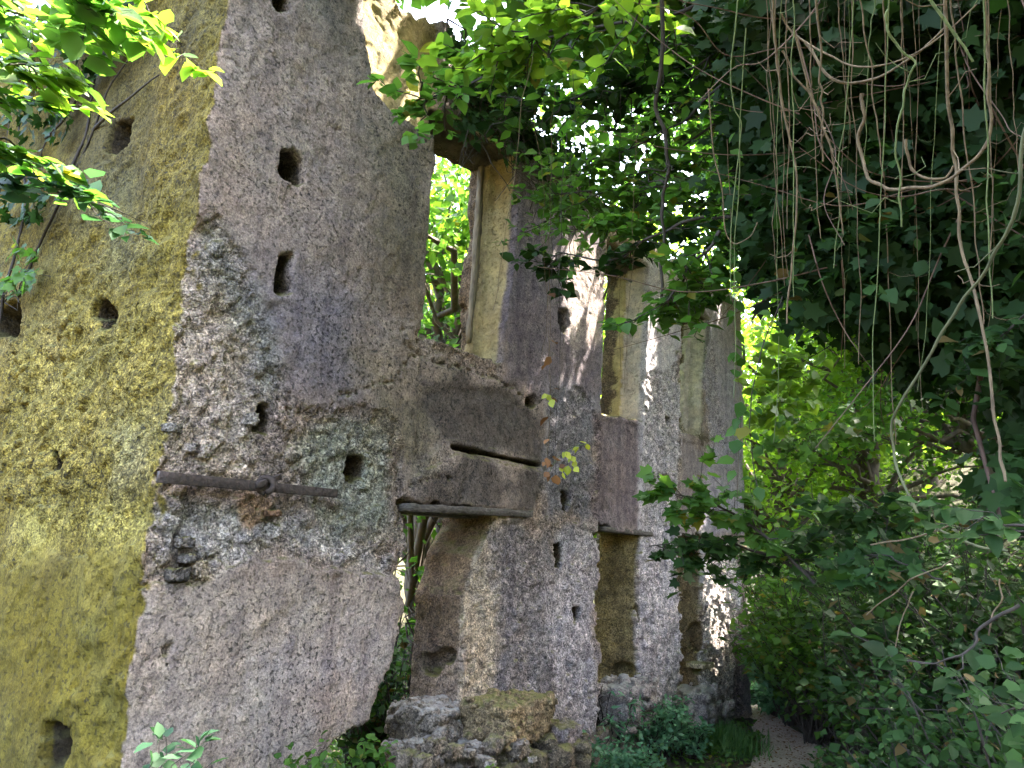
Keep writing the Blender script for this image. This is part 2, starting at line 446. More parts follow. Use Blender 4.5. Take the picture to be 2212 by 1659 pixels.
def samp(G, V):
    i = np.clip(np.searchsorted(us, V[:, 0])-1, 0, len(us)-1); k = np.clip(((V[:, 2]-zs[0])/.0175).astype(int), 0, len(zs)-1); return G[i, k]
rV = samp(r_f, Vw)
upper = (Vw[:, 2] > 3.35)
rV = np.where(jamb > .5, np.where(upper, .02, .42), rV).astype(np.float32)
def fine(V, r):                              # small-scale relief: gentle on render, craggy on bare rubble
    a = fbm(V, 26., 3, .6, s=101); b = 1-2*np.abs(fbm(V, 17., 3, .55, s=111))
    return ((.0018+.010*r)*a + .009*np.clip(r-.1, 0, 2)*b)[:, None]
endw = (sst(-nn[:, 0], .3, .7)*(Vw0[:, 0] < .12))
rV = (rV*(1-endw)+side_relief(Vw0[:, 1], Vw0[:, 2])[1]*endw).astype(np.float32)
Vw = Vw + nn*fine(Vw0, rV)

# macro tint (the stone's own colours, with shade put into the holes)
def blob(V2, pts, fn=UF):      # soft polygon mask in face coordinates
    return lambda s, j=0.: sst(-(poly_sd(V2[:, 0], V2[:, 1], fn(pts))+j), -s, s)
def tint_front(V):
    V2 = V[:, [0, 2]]; n = len(V); j = .16*fbm(V, 2.2, 4, s=201)
    c = np.tile(np.array([.265, .225, .205], np.float32), (n, 1))
    def put(pts, colr, soft, amt=1.):
        m = (blob(V2, pts)(soft, j)*amt)[:, None]; c[:] = c*(1-m)+np.array(colr)*m
    put([(420, -50), (480, -50), (470, 300), (440, 520), (400, 520)], (.42, .33, .30), .1)
    put([(640, -100), (960, -100), (930, 330), (800, 250)], (.19, .175, .17), .3)
    put([(780, 250), (950, 250), (930, 700), (800, 620)], (.17, .15, .115), .25)
    put([(480, 560), (760, 640), (780, 880), (620, 880)], (.20, .185, .21), .25)
    put([(450, 470), (560, 620), (620, 860), (520, 860), (440, 640)], (.20, .215, .21), .12, .8)
    put([(345, 640), (470, 640), (560, 860), (560, 1040), (340, 1010)], (.42, .375, .34), .15)
    put([(330, 1080), (640, 1080), (860, 1200), (840, 1250), (600, 1200), (320, 1240)], (.38, .38, .40), .1)
    put([(620, 900), (860, 900), (878, 1180), (720, 1160), (600, 1010)], (.25, .27, .24), .12)
    put([(290, 1260), (860, 1240), (840, 1500), (700, 1640), (260, 1700)], (.36, .32, .295), .2)
    put([(560, 1420), (860, 1300), (840, 1480), (640, 1600)], (.34, .31, .315), .25, .8)
    put([(640, 1520), (840, 1450), (760, 1590), (680, 1640)], (.33, .26, .225), .1, .8)
    put([(350, 1030), (720, 1070), (720, 1090), (350, 1075)], (.27, .21, .18), .05, .7)
    put([(535, 1075), (610, 1080), (600, 1150), (545, 1145)], (.36, .26, .19), .03)
    put([(760, 760), (900, 760), (980, 1080), (880, 1080), (800, 900)], (.18, .165, .13), .2)
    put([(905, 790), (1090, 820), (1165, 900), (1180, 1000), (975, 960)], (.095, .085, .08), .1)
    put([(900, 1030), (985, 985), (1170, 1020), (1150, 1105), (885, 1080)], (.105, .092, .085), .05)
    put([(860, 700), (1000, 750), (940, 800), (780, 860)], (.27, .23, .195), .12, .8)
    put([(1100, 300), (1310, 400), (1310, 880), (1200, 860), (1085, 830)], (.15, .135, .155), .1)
    put([(1230, 540), (1300, 540), (1300, 720), (1240, 720)], (.33, .29, .28), .1)
    put([(1180, 850), (1300, 850), (1300, 1120), (1190, 1120)], (.20, .20, .235), .1)
    put([(1000, 1110), (1130, 1110), (1110, 1560), (990, 1560)], (.40, .35, .285), .10)
    put([(1060, 1150), (1210, 1120), (1200, 1560), (1080, 1560)], (.21, .20, .215), .1)
    put([(1200, 1120), (1300, 1130), (1300, 1560), (1190, 1560)], (.34, .33, .37), .1)
    put([(1285, 890), (1390, 910), (1392, 1150), (1285, 1140)], (.17, .145, .16), .08)
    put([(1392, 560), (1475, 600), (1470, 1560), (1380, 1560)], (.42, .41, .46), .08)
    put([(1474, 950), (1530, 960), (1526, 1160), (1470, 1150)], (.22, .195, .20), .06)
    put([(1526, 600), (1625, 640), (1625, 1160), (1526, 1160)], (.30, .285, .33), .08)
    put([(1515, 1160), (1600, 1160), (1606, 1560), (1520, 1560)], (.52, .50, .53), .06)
    put([(1590, 1350), (1630, 1350), (1630, 1560), (1590, 1560)], (.22, .19, .22), .03)
    return c
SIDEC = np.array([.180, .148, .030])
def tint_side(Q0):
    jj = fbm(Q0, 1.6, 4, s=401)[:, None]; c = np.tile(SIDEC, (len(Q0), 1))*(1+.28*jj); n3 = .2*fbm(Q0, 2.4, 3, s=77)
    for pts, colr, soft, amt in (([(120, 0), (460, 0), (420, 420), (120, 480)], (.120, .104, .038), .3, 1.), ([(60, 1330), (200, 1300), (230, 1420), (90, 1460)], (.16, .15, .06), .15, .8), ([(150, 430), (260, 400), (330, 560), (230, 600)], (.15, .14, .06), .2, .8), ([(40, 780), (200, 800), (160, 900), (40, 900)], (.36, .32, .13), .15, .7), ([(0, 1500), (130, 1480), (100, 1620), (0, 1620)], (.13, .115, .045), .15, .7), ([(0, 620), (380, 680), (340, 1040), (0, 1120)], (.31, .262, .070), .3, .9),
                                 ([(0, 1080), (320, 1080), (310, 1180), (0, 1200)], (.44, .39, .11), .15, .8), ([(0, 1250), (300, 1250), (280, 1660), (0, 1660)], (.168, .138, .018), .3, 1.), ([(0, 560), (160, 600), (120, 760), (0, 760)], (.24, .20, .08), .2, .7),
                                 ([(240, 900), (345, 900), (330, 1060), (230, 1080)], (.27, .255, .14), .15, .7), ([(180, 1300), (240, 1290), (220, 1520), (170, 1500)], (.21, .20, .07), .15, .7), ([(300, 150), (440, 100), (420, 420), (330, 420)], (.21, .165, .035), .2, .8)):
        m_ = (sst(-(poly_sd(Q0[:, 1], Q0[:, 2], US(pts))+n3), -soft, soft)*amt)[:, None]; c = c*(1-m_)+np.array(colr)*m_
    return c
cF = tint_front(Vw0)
j3 = fbm(Vw0, 3., 3, s=301)[:, None]
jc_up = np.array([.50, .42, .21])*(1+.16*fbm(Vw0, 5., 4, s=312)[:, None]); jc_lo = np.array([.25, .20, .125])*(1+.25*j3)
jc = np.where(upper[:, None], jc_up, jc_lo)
# broken masonry core showing on part of the jambs
core = ((Vw0[:, 1] > .40+.08*fbm(Vw0, 6., 4, s=313)) & upper)[:, None]
jc = np.where(core, np.array([.20, .155, .10]), jc); rV = np.where(core[:, 0] & (jamb > .5), .8, rV).astype(np.float32)
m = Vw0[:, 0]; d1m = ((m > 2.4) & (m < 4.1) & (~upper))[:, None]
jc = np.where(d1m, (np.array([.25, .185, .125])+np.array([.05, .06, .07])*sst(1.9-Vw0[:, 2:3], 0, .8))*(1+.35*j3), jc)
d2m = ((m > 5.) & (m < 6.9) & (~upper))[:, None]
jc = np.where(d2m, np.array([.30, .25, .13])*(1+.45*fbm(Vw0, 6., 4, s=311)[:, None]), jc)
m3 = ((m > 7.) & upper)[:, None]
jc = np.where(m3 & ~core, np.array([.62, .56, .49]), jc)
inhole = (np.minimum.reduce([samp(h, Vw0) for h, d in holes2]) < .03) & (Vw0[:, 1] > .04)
jc = np.where(inhole[:, None], np.array([.10, .08, .055])*(1+.3*j3), jc)  # hole interiors darkened in the colour to deepen their shade
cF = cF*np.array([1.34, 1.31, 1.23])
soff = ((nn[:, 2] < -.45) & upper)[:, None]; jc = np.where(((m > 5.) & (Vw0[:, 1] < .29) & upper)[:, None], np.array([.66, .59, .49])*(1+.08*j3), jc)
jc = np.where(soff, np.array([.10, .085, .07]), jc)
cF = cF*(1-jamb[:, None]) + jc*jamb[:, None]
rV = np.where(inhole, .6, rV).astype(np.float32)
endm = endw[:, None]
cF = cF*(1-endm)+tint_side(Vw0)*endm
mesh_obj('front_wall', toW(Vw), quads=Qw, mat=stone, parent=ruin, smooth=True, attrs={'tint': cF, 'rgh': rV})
del Fv

# end wall (runs back from the corner)
SP = np.float32(.44)
vs2 = grow(float(SP), 4.6, .02, .034); us2 = np.concatenate([np.arange(-.14, .12, .018), np.arange(.12, .66, .05)]).astype(np.float32)
# the two meshes share the relief field of the outer corner
Vg, Zg2 = np.meshgrid(vs2, zs, indexing='ij')
gS, rS = side_relief(Vg, Zg2)
blend = sst(Vg, .54, .9)
jeS = .03*fbm(np.stack([Vg, Zg2, Vg*0+9], -1), 7., 4, s=91)
hS = [(poly_sd(Vg, Zg2, p)+jeS, d) for p, d in HPS]
F2 = np.empty((len(us2), len(vs2), len(zs)), np.float32)
cor = .05*fbm(np.stack([Vg*0, Zg2, Zg2*0+Vg], -1), 5., 5, .7, s=71)
for i, u in enumerate(us2):
    nb = .02*fbm(np.stack([Vg, Zg2, Vg*0+u+40], -1), 6., 3, s=61)
    f = -(u + cor*(1-blend) - gS*blend)
    f = np.maximum(f, u-.56+nb)
    for h, d in hS: f = np.maximum(f, -np.maximum(h+u*.15+nb*.7, u-d+nb*2))
    f = np.maximum(f, Vg-4.5); f = np.maximum(f, Zg2-6.45)
    F2[i] = f
Vs, Qs = surface_nets(F2, us2, vs2, zs)
ns = vnormals(Vs, Qs); Vs0 = Vs.copy()
k = np.clip(np.searchsorted(vs2, Vs[:, 1])-1, 0, len(vs2)-1); kz = np.clip(((Vs[:, 2]-zs[0])/.0175).astype(int), 0, len(zs)-1)
rs = rS[k, kz].astype(np.float32)
Vs = Vs + ns*fine(Vs0, rs)
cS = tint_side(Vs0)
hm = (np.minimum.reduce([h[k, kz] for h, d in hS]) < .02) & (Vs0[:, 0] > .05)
cS = np.where(hm[:, None], np.array([.075, .06, .035]), cS)  # end wall holes coloured near black in place of deep shade
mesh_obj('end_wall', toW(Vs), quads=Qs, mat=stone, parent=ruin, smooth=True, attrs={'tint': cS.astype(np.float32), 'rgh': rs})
del F2
# ------------------------------------------------------------------ light
w = bpy.data.worlds.new("World"); scene.world = w; w.use_nodes = True
nt = w.node_tree; bg = nt.nodes['Background']; sk = nt.nodes.new('ShaderNodeTexSky'); sk.sky_type = 'NISHITA'; sk.sun_disc = False
EL, AZ = R(62), R(68)
sk.sun_elevation = EL; sk.sun_rotation = AZ; sk.dust_density = 6; sk.air_density = 1.0; sk.ozone_density = .35
scene.cycles.adaptive_threshold = .02; scene.cycles.max_bounces = 7; scene.cycles.diffuse_bounces = 4; scene.cycles.glossy_bounces = 2; scene.cycles.transmission_bounces = 4; scene.cycles.caustics_reflective = False; scene.cycles.caustics_refractive = False
nt.links.new(sk.outputs[0], bg.inputs[0]); bg.inputs[1].default_value = .15
SUN = np.array([math.sin(AZ)*math.cos(EL), math.cos(AZ)*math.cos(EL), math.sin(EL)])
sl = bpy.data.lights.new('sun', 'SUN'); so = bpy.data.objects.new('sun', sl); col.objects.link(so)
sl.energy = 3; sl.angle = R(.6); sl.color = (1, .93, .82)
so.rotation_euler = Vector(SUN).to_track_quat('Z', 'Y').to_euler()
scene.view_settings.view_transform = 'Standard'; scene.view_settings.look = 'None'; scene.view_settings.exposure = 4.25

# ------------------------------------------------------------------ materials
def leaf_mat(name, dark, light, trans, tf=.45, rough=.45, extra=None, spec=.22):
    m, nt = newmat(name); t = NT(nt)
    at = t.n('ShaderNodeAttribute', attribute_name='rnd')
    rp = t.n('ShaderNodeValToRGB'); st = [(0, dark), (.9, light)]
    if extra: st = [(0, dark), (.86, light), (.955, light), (.965, extra), (1, extra)]
    ramp(rp, st); t.l(at.outputs['Fac'], rp.inputs[0])
    b = t.n('ShaderNodeBsdfPrincipled'); b.inputs['Roughness'].default_value = rough; b.inputs['Specular IOR Level'].default_value = spec
    t.l(rp.outputs[0], b.inputs['Base Color'])
    tr = t.n('ShaderNodeBsdfTranslucent'); mx = t.n('ShaderNodeMix', data_type='RGBA', blend_type='MULTIPLY'); mx.inputs[0].default_value = 1
    t.l(rp.outputs[0], mx.inputs[6]); mx.inputs[7].default_value = v3(trans); t.l(mx.outputs[2], tr.inputs[0])
    ms = t.n('ShaderNodeMixShader'); ms.inputs[0].default_value = tf
    t.l(b.outputs[0], ms.inputs[1]); t.l(tr.outputs[0], ms.inputs[2])
    o = t.n('ShaderNodeOutputMaterial'); t.l(ms.outputs[0], o.inputs[0]); return m
L_mid = leaf_mat('leaf_green', (.035, .085, .018), (.085, .17, .035), (2.2, 2.4, 1.0), extra=(.16, .15, .03))
L_sun = leaf_mat('leaf_bright', (.07, .14, .022), (.15, .24, .04), (2.4, 2.4, .9), .5)  # lighter leaf copy, its colour standing in for sunlit foliage
L_ivy = leaf_mat('leaf_ivy', (.008, .020, .006), (.026, .058, .015), (1.5, 1.9, .8), .25, .55, spec=.14)
L_blue = leaf_mat('leaf_bluegreen', (.022, .06, .028), (.045, .10, .045), (1.7, 2.0, 1.1), .35, .6)
L_fern = leaf_mat('leaf_fern', (.055, .14, .075), (.13, .26, .14), (1.6, 1.9, 1.1), .35)
L_dark = leaf_mat('leaf_shade_green', (.012, .032, .009), (.040, .085, .022), (1.8, 2.0, .9), .3, .6, extra=(.10, .07, .025), spec=.14)  # darker leaf copy, its colour standing in for shade on the bank
L_yel = leaf_mat('leaf_yellowing', (.20, .24, .03), (.42, .42, .06), (1.6, 1.6, .6), .45)
L_dead = leaf_mat('leaf_dead', (.10, .045, .02), (.24, .12, .05), (1.3, 1.1, .8), .25, .7)
L_grass = leaf_mat('grass_blade', (.04, .10, .03), (.10, .19, .06), (1.6, 1.8, .9), .3, .5)
def bark_mat(name, a, b_, sc=18, zs_=.3):
    m, nt = newmat(name); t = NT(nt); tc = t.n('ShaderNodeTexCoord'); mp = t.n('ShaderNodeMapping'); mp.inputs['Scale'].default_value = (1, 1, zs_)
    t.l(tc.outputs['Object'], mp.inputs[0]); n = t.n('ShaderNodeTexNoise'); n.inputs['Scale'].default_value = sc; n.inputs['Detail'].default_value = 5
    t.l(mp.outputs[0], n.inputs[0]); r_ = t.n('ShaderNodeValToRGB'); ramp(r_, [(.3, a), (.7, b_)]); t.l(n.outputs[0], r_.inputs[0])
    bu = t.n('ShaderNodeBump'); bu.inputs['Distance'].default_value = .01; t.l(n.outputs[0], bu.inputs['Height'])
    b = t.n('ShaderNodeBsdfPrincipled'); b.inputs['Roughness'].default_value = .85; t.l(r_.outputs[0], b.inputs['Base Color']); t.l(bu.outputs[0], b.inputs['Normal'])
    o = t.n('ShaderNodeOutputMaterial'); t.l(b.outputs[0], o.inputs[0]); return m
B_tree = bark_mat('bark', (.055, .042, .03), (.13, .10, .075)); B_dark = bark_mat('dark_twig', (.018, .014, .011), (.05, .038, .03), 40)
B_vine = bark_mat('vine_bark', (.075, .05, .028), (.19, .135, .075), 60); B_gvine = bark_mat('green_vine', (.07, .10, .03), (.16, .19, .07), 60)
B_wood = bark_mat('old_timber', (.03, .025, .02), (.11, .095, .08), 26, 2.5); B_rust = bark_mat('rusty_iron', (.022, .017, .015), (.065, .045, .036), 40, 1.)
B_pwood = bark_mat('grey_timber', (.10, .08, .05), (.26, .21, .13), 30)
def soil_mat(name, a, b_, c_):
    m, nt = newmat(name); t = NT(nt); tc = t.n('ShaderNodeTexCoord')
    n = t.n('ShaderNodeTexNoise'); n.inputs['Scale'].default_value = 3; n.inputs['Detail'].default_value = 8; n.inputs['Roughness'].default_value = .7
    n2 = t.n('ShaderNodeTexNoise'); n2.inputs['Scale'].default_value = 45; n2.inputs['Detail'].default_value = 5
    t.l(tc.outputs['Object'], n.inputs[0]); t.l(tc.outputs['Object'], n2.inputs[0])
    r_ = t.n('ShaderNodeValToRGB'); ramp(r_, [(.3, a), (.5, b_), (.72, c_)]); t.l(n.outputs[0], r_.inputs[0])
    mx = t.n('ShaderNodeMix', data_type='RGBA', blend_type='OVERLAY'); mx.inputs[0].default_value = .8; t.l(r_.outputs[0], mx.inputs[6]); t.l(n2.outputs[0], mx.inputs[7])
    bu = t.n('ShaderNodeBump'); bu.inputs['Distance'].default_value = .03; t.l(n2.outputs[0], bu.inputs['Height'])
    b = t.n('ShaderNodeBsdfPrincipled'); b.inputs['Roughness'].default_value = .95; t.l(mx.outputs[2], b.inputs['Base Color']); t.l(bu.outputs[0], b.inputs['Normal'])
    o = t.n('ShaderNodeOutputMaterial'); t.l(b.outputs[0], o.inputs[0]); return m
stone2 = stone_mat('bare_rubble', moss=(.30, .28, .25))
M_soil = soil_mat('soil', (.03, .025, .015), (.05, .045, .02), (.05, .065, .02)); M_path = soil_mat('trodden_earth', (.40, .31, .255), (.50, .395, .33), (.58, .47, .40))
M_hill = soil_mat('hillside', (.02, .03, .01), (.035, .055, .015), (.05, .08, .02))

# ------------------------------------------------------------------ leaves, tubes
T_OV = (np.array([(0, 0, 0), (-.34, .30, .05), (.34, .30, .05), (-.27, .66, .03), (.27, .66, .03), (0, 1, -.10), (0, .33, -.02), (0, .68, -.05)], np.float32),
        np.array([(0, 2, 6), (0, 6, 1), (6, 2, 4), (6, 4, 7), (1, 6, 7), (1, 7, 3), (7, 4, 5), (3, 7, 5)]))
T_KI = (np.array([(0, 0, 0), (-.36, .42, .07), (.36, .42, .07), (0, 1, -.06)], np.float32), np.array([(0, 3, 1), (0, 2, 3)]))
_iv = [(0, 0), (.22, -.12), (.48, .10), (.34, .30), (.50, .58), (.22, .60), (0, 1.), (-.22, .60), (-.50, .58), (-.34, .30), (-.48, .10), (-.22, -.12)]
T_IV = (np.array([(x, y, .10*abs(x)-.08*y*y) for x, y in _iv]+[(0, .35, -.03)], np.float32), np.array([(12, k, (k+1) % 12) for k in range(12)]))
T_BL = (np.array([(-.03, 0, 0), (.03, 0, 0), (-.025, .5, -.03), (.025, .5, -.03), (0, 1, -.22)], np.float32), np.array([(0, 1, 3), (0, 3, 2), (2, 3, 4)]))
T_LA = (np.array([(0, 0, 0), (-.14, .35, .03), (.14, .35, .03), (0, 1, -.12)], np.float32), np.array([(0, 3, 1), (0, 2, 3)]))
SN = float(SUN@N); SW_ = float(SUN@W)
def A2(p): return UF(p)
_patch = [(A2([(770, -60), (772, 40), (792, 150), (850, 250), (905, 300), (960, 200), (960, -60)]), .56), (A2([(1232, 560), (1282, 555), (1276, 660), (1262, 722), (1250, 690), (1238, 630)]), 1.),
          (A2([(1388, 690), (1400, 690), (1398, 830), (1389, 860)]), 1.), (A2([(1533, 1265), (1572, 1235), (1574, 1330), (1558, 1425), (1545, 1340)]), 1.), (A2([(1500, 1150), (1530, 1130), (1532, 1240), (1515, 1230)]), .7),
          (A2([(1545, 640), (1552, 640), (1553, 720), (1546, 720)]), .8)]
def sungap(C):
    """openings in the canopy: drop leaves standing between the sun and the sunlit patches of wall"""
    l = loc(C); t = l[:, 1]/SN; uu = l[:, 0]-SW_*t; zz = l[:, 2]-SUN[2]*t
    keep = np.ones(len(C), bool)
    fn = fbm(np.stack([uu*1.5, zz*.5, uu*0], -1), 2.2, 3, s=501)
    for poly, pr in _patch:
        d = poly_sd(uu.astype(np.float32), zz.astype(np.float32), poly)
        ins = (d < (.30 if pr == 1 else .20)) & (l[:, 1] < -.02) & (t > 0)
        if pr < 1: ins &= fbm(np.stack([uu*1.3, zz*.55, uu*0], -1), 5., 2, s=507) > -.62
        keep &= ~ins
    e_ = C-_lit; w_ = e_-(e_@SUN)[:, None]*SUN; keep &= ~((np.linalg.norm(w_, axis=1) < 1.25) & (e_@SUN > 1.6))
    return keep
_lit = P(120, 120, 1.85)
def clear(C, pad=.06):
    l = loc(C)
    inw = (l[:, 0] > -pad) & (l[:, 0] < UEND+pad) & (l[:, 1] > -pad) & (l[:, 1] < TH+pad) & (l[:, 2] < np.interp(l[:, 0], us, top)+.02)
    ins = (l[:, 0] > -pad) & (l[:, 0] < .6) & (l[:, 1] > 0) & (l[:, 1] < 4.6) & (l[:, 2] < 6.5)
    return ~(inw | ins)
def nrm(a): return a/np.maximum(np.linalg.norm(a, axis=-1, keepdims=True), 1e-9)
def leaves(name, C, size, mat, parent=None, tmpl=T_OV, nb=(0, 0, 1), spread=.6, droop=.5, dirs=None, rnd=None, smin=.6, filt=True, rbias=0.):
    C = np.asarray(C, np.float32)
    if filt:
        k = clear(C) & sungap(C); C = C[k]
        if dirs is not None: dirs = dirs[k]
        if rnd is not None: rnd = rnd[k]
    n = len(C); T, Fc = tmpl
    if n == 0: return None
    nn_ = nrm(np.array(nb)+spread*rng.normal(size=(n, 3)))
    d = (rng.normal(size=(n, 3)) if dirs is None else dirs+.35*rng.normal(size=(n, 3))) + np.array([0, 0, -droop])
    d = nrm(d-(d*nn_).sum(1, keepdims=True)*nn_); s = np.cross(d, nn_)
    sz = size*(smin+(1-smin)*2*rng.random(n)**1.3)
    asp = .75+.5*rng.random(n); cup = .4+1.4*rng.random(n)
    V = C[:, None]+sz[:, None, None]*(T[None, :, 0:1]*asp[:, None, None]*s[:, None]+T[None, :, 1:2]*d[:, None]+T[None, :, 2:3]*cup[:, None, None]*nn_[:, None])
    K = len(T); tris = (Fc[None]+(np.arange(n)*K)[:, None, None]).reshape(-1, 3)
    r = rng.random(n) if rnd is None else rnd
    return mesh_obj(name, V.reshape(-1, 3), tris=tris, mat=mat, parent=parent, attrs={'rnd': np.repeat(np.clip(r, 0, 1), K)})
def tubes(name, lines, mat, parent=None, sides=5):
    VV, QQ, off = [], [], 0
    for pts, rad in lines:
        pts = np.asarray(pts, float); n = len(pts); rad = np.broadcast_to(rad, n) if np.ndim(rad) == 0 else np.asarray(rad)
        tg = np.gradient(pts, axis=0); tg = nrm(tg); ref = np.array([1., .13, .07]) if abs(nrm(pts[-1]-pts[0])[0]) < .7 else np.array([.1, .2, 1.])
        a = nrm(np.cross(tg, ref)); b = np.cross(tg, a); th = np.arange(sides)*2*math.pi/sides
        ring = pts[:, None]+rad[:, None, None]*(np.cos(th)[None, :, None]*a[:, None]+np.sin(th)[None, :, None]*b[:, None])
        VV.append(ring.reshape(-1, 3)); i = np.arange(n-1)[:, None]*sides+np.arange(sides)[None]; j = np.arange(n-1)[:, None]*sides+(np.arange(sides)[None]+1) % sides
        QQ.append((np.stack([i, j, j+sides, i+sides], -1)+off).reshape(-1, 4)); off += n*sides
    return mesh_obj(name, np.concatenate(VV), quads=np.concatenate(QQ), mat=mat, parent=parent, smooth=True)
def smooth_line(pts, n=24, wob=0., seed=None):
    pts = np.asarray(pts, float); m = len(pts)
    t = np.linspace(0, m-1, n); i = np.clip(t.astype(int), 0, m-2); f = (t-i)[:, None]
    e = np.vstack([2*pts[0]-pts[1], pts, 2*pts[-1]-pts[-2]])
    p0, p1, p2, p3 = e[i], e[i+1], e[i+2], e[i+3]
    c = .5*((2*p1)+(-p0+p2)*f+(2*p0-5*p1+4*p2-p3)*f*f+(-p0+3*p1-3*p2+p3)*f**3)
    if wob:
        s = rng.random()*100; q = np.stack([t*1.3+s]*3, -1)
        c = c+wob*np.stack([vnoise(q, 1), vnoise(q, 2), vnoise(q, 3)*.4], -1)
    return c

# ------------------------------------------------------------------ terrain
_pu = np.array([-12, -2.2, 1.4, 5.3, 6.5, 7.7, 9.5, 12, 20., 60.]); _pv = np.array([-7.5, -4.1, -2.8, -1.25, -1.2, -.92, .1, 1.7, 4., 6.])
def terr(x, y):
    x = np.asarray(x, float); y = np.asarray(y, float)
    p = np.stack([x, y, x*0], -1); l = loc(p); u, v = l[..., 0], l[..., 1]
    off = np.interp(u, _pu, _pv)-v
    z = np.interp(u, [-12, -2.2, 4, 12, 30], [.9, .5, 0, .05, .6])
    hw = np.interp(u, [-2, 4, 7, 9, 20], [.45, .44, .46, .34, .35])
    ed = np.abs(off)
    z = z + .05*sst(ed, hw, hw+.3) + .10*fbm(p, .8, 4, s=601)*sst(ed, hw, hw+.6) + .012*fbm(p, 5, 3, s=602)
    z = z + 2.0*sst(off, .75, 3.2)+.42*np.clip(off-2.2, 0, 16)
    z = z + .33*np.clip(v-7, 0, 22)*sst(v, 7, 9) - .35*sst(v, .3, 1.6)*(u > -3)*(u < 12)
    z = z + .22*np.clip(u-14, 0, 40)*sst(u, 14, 18)
    return z
def gz(p): return np.array([p[0], p[1], float(terr(p[0], p[1]))])
def ground_at(px, py):
    r = ray(px, py); t = .5
    for _ in range(4000):
        q = CAM+r*t
        if q[2] < terr(q[0], q[1]): break
        t += .01+t*.002
        if t > 90: break
    return CAM+r*t
gx = np.concatenate([-np.geomspace(70, 6, 30), np.arange(-5.8, 9.9, .12), np.geomspace(10, 90, 34)]); gy = np.concatenate([-np.geomspace(40, 2.5, 18), np.arange(-2.3, 16, .12), np.geomspace(16.2, 130, 42)])
GX, GY = np.meshgrid(gx, gy, indexing='ij'); GZ = terr(GX, GY)
V = np.stack([GX, GY, GZ], -1).reshape(-1, 3); a = np.arange(len(gx)-1)[:, None]*len(gy)+np.arange(len(gy)-1)[None]; Q = np.stack([a, a+len(gy), a+len(gy)+1, a+1], -1).reshape(-1, 4)
tag(mesh_obj('ground', V, quads=Q, mat=M_soil, smooth=True), kind='structure')
# path sheet
uu = np.arange(-6, 26, .10); kk = np.linspace(-1, 1, 15)
pvv = np.interp(uu, _pu, _pv); hw = np.interp(uu, [-2, 4, 7, 9, 20], [.45, .44, .46, .34, .35])
ew = hw[:, None]*kk[None]*(1+.25*fbm(np.stack([uu*1., uu*0, uu*0], -1), 2.2, 3)[:, None])
Lq = np.stack([np.repeat(uu[:, None], 15, 1), pvv[:, None]+ew, np.zeros_like(ew)], -1)
PW = toW(Lq); PW[..., 2] = terr(PW[..., 0], PW[..., 1])+.012-.03*np.abs(kk)[None]**6
a = np.arange(len(uu)-1)[:, None]*15+np.arange(14)[None]; Q = np.stack([a, a+1, a+16, a+15], -1).reshape(-1, 4)
tag(mesh_obj('path', PW.reshape(-1, 3), quads=Q[:, ::-1], mat=M_path, smooth=True), kind='structure')

# ------------------------------------------------------------------ plants
def clumps(centres, n_each, rad, flat=1.):
    C = np.repeat(centres, n_each, axis=0); d = rng.normal(size=C.shape); d = nrm(d)*rng.random((len(C), 1))**.5
    return C + d*np.array([rad, rad, rad*flat])
def limb(a, b, n=8, sag=.0, wob=.1):
    t = np.linspace(0, 1, n)[:, None]; p = a+(b-a)*t; p[:, 2] += sag*np.sin(t[:, 0]*math.pi)
    L = np.linalg.norm(b-a); p[1:] += rng.normal(size=(n-1, 3))*wob*L/n; return p
def tree(name, label, cat, base, h, cr_c, cr_r, ncl, per, lsz, mat, group=None, trunk_r=.14, tmpl=T_KI, clr=.7, bark=None, nb=(0, 0, 1), spread=.9, extra_c=None, lean=None, rnd_by_h=True):
    base = np.asarray(base, float); root = empty(name, base, label, cat, group)
    cc = np.asarray(cr_c, float); rr = np.asarray(cr_r, float)
    d = nrm(rng.normal(size=(ncl, 3)))*(.35+.65*rng.random((ncl, 1))**.6); d *= (1+.3*rng.normal(size=(ncl, 1)))
    E = cc+d*rr
    if extra_c is not None: E = np.vstack([E, extra_c])
    topp = cc+np.array([0, 0, rr[2]*.5]); tr = limb(base-np.array([0, 0, .3]), topp, 14, 0, .25)
    lines = [(tr, np.linspace(trunk_r, trunk_r*.2, 14))]
    for e in E[:: max(1, len(E)//46)]:
        zt = np.clip((e[2]-base[2])/(topp[2]-base[2]+1e-6)-.25, .25, .95); k = int(zt*13)
        lines.append((limb(tr[k], e, 8, .1, .35), np.linspace(trunk_r*.32, trunk_r*.05, 8)))
    tubes('trunk', lines, bark or B_tree, root)
    sz = clr*(.6+.8*rng.random(len(E)))
    C = np.concatenate([clumps(E[k:k+1], per, sz[k], .6) for k in range(len(E))])
    rn = np.repeat(rng.random(len(E))*.55, per)+rng.random(len(C))*.45
    leaves('crown', C, lsz, mat, root, tmpl, nb=nb, spread=spread, droop=.3, rnd=rn)
    return root
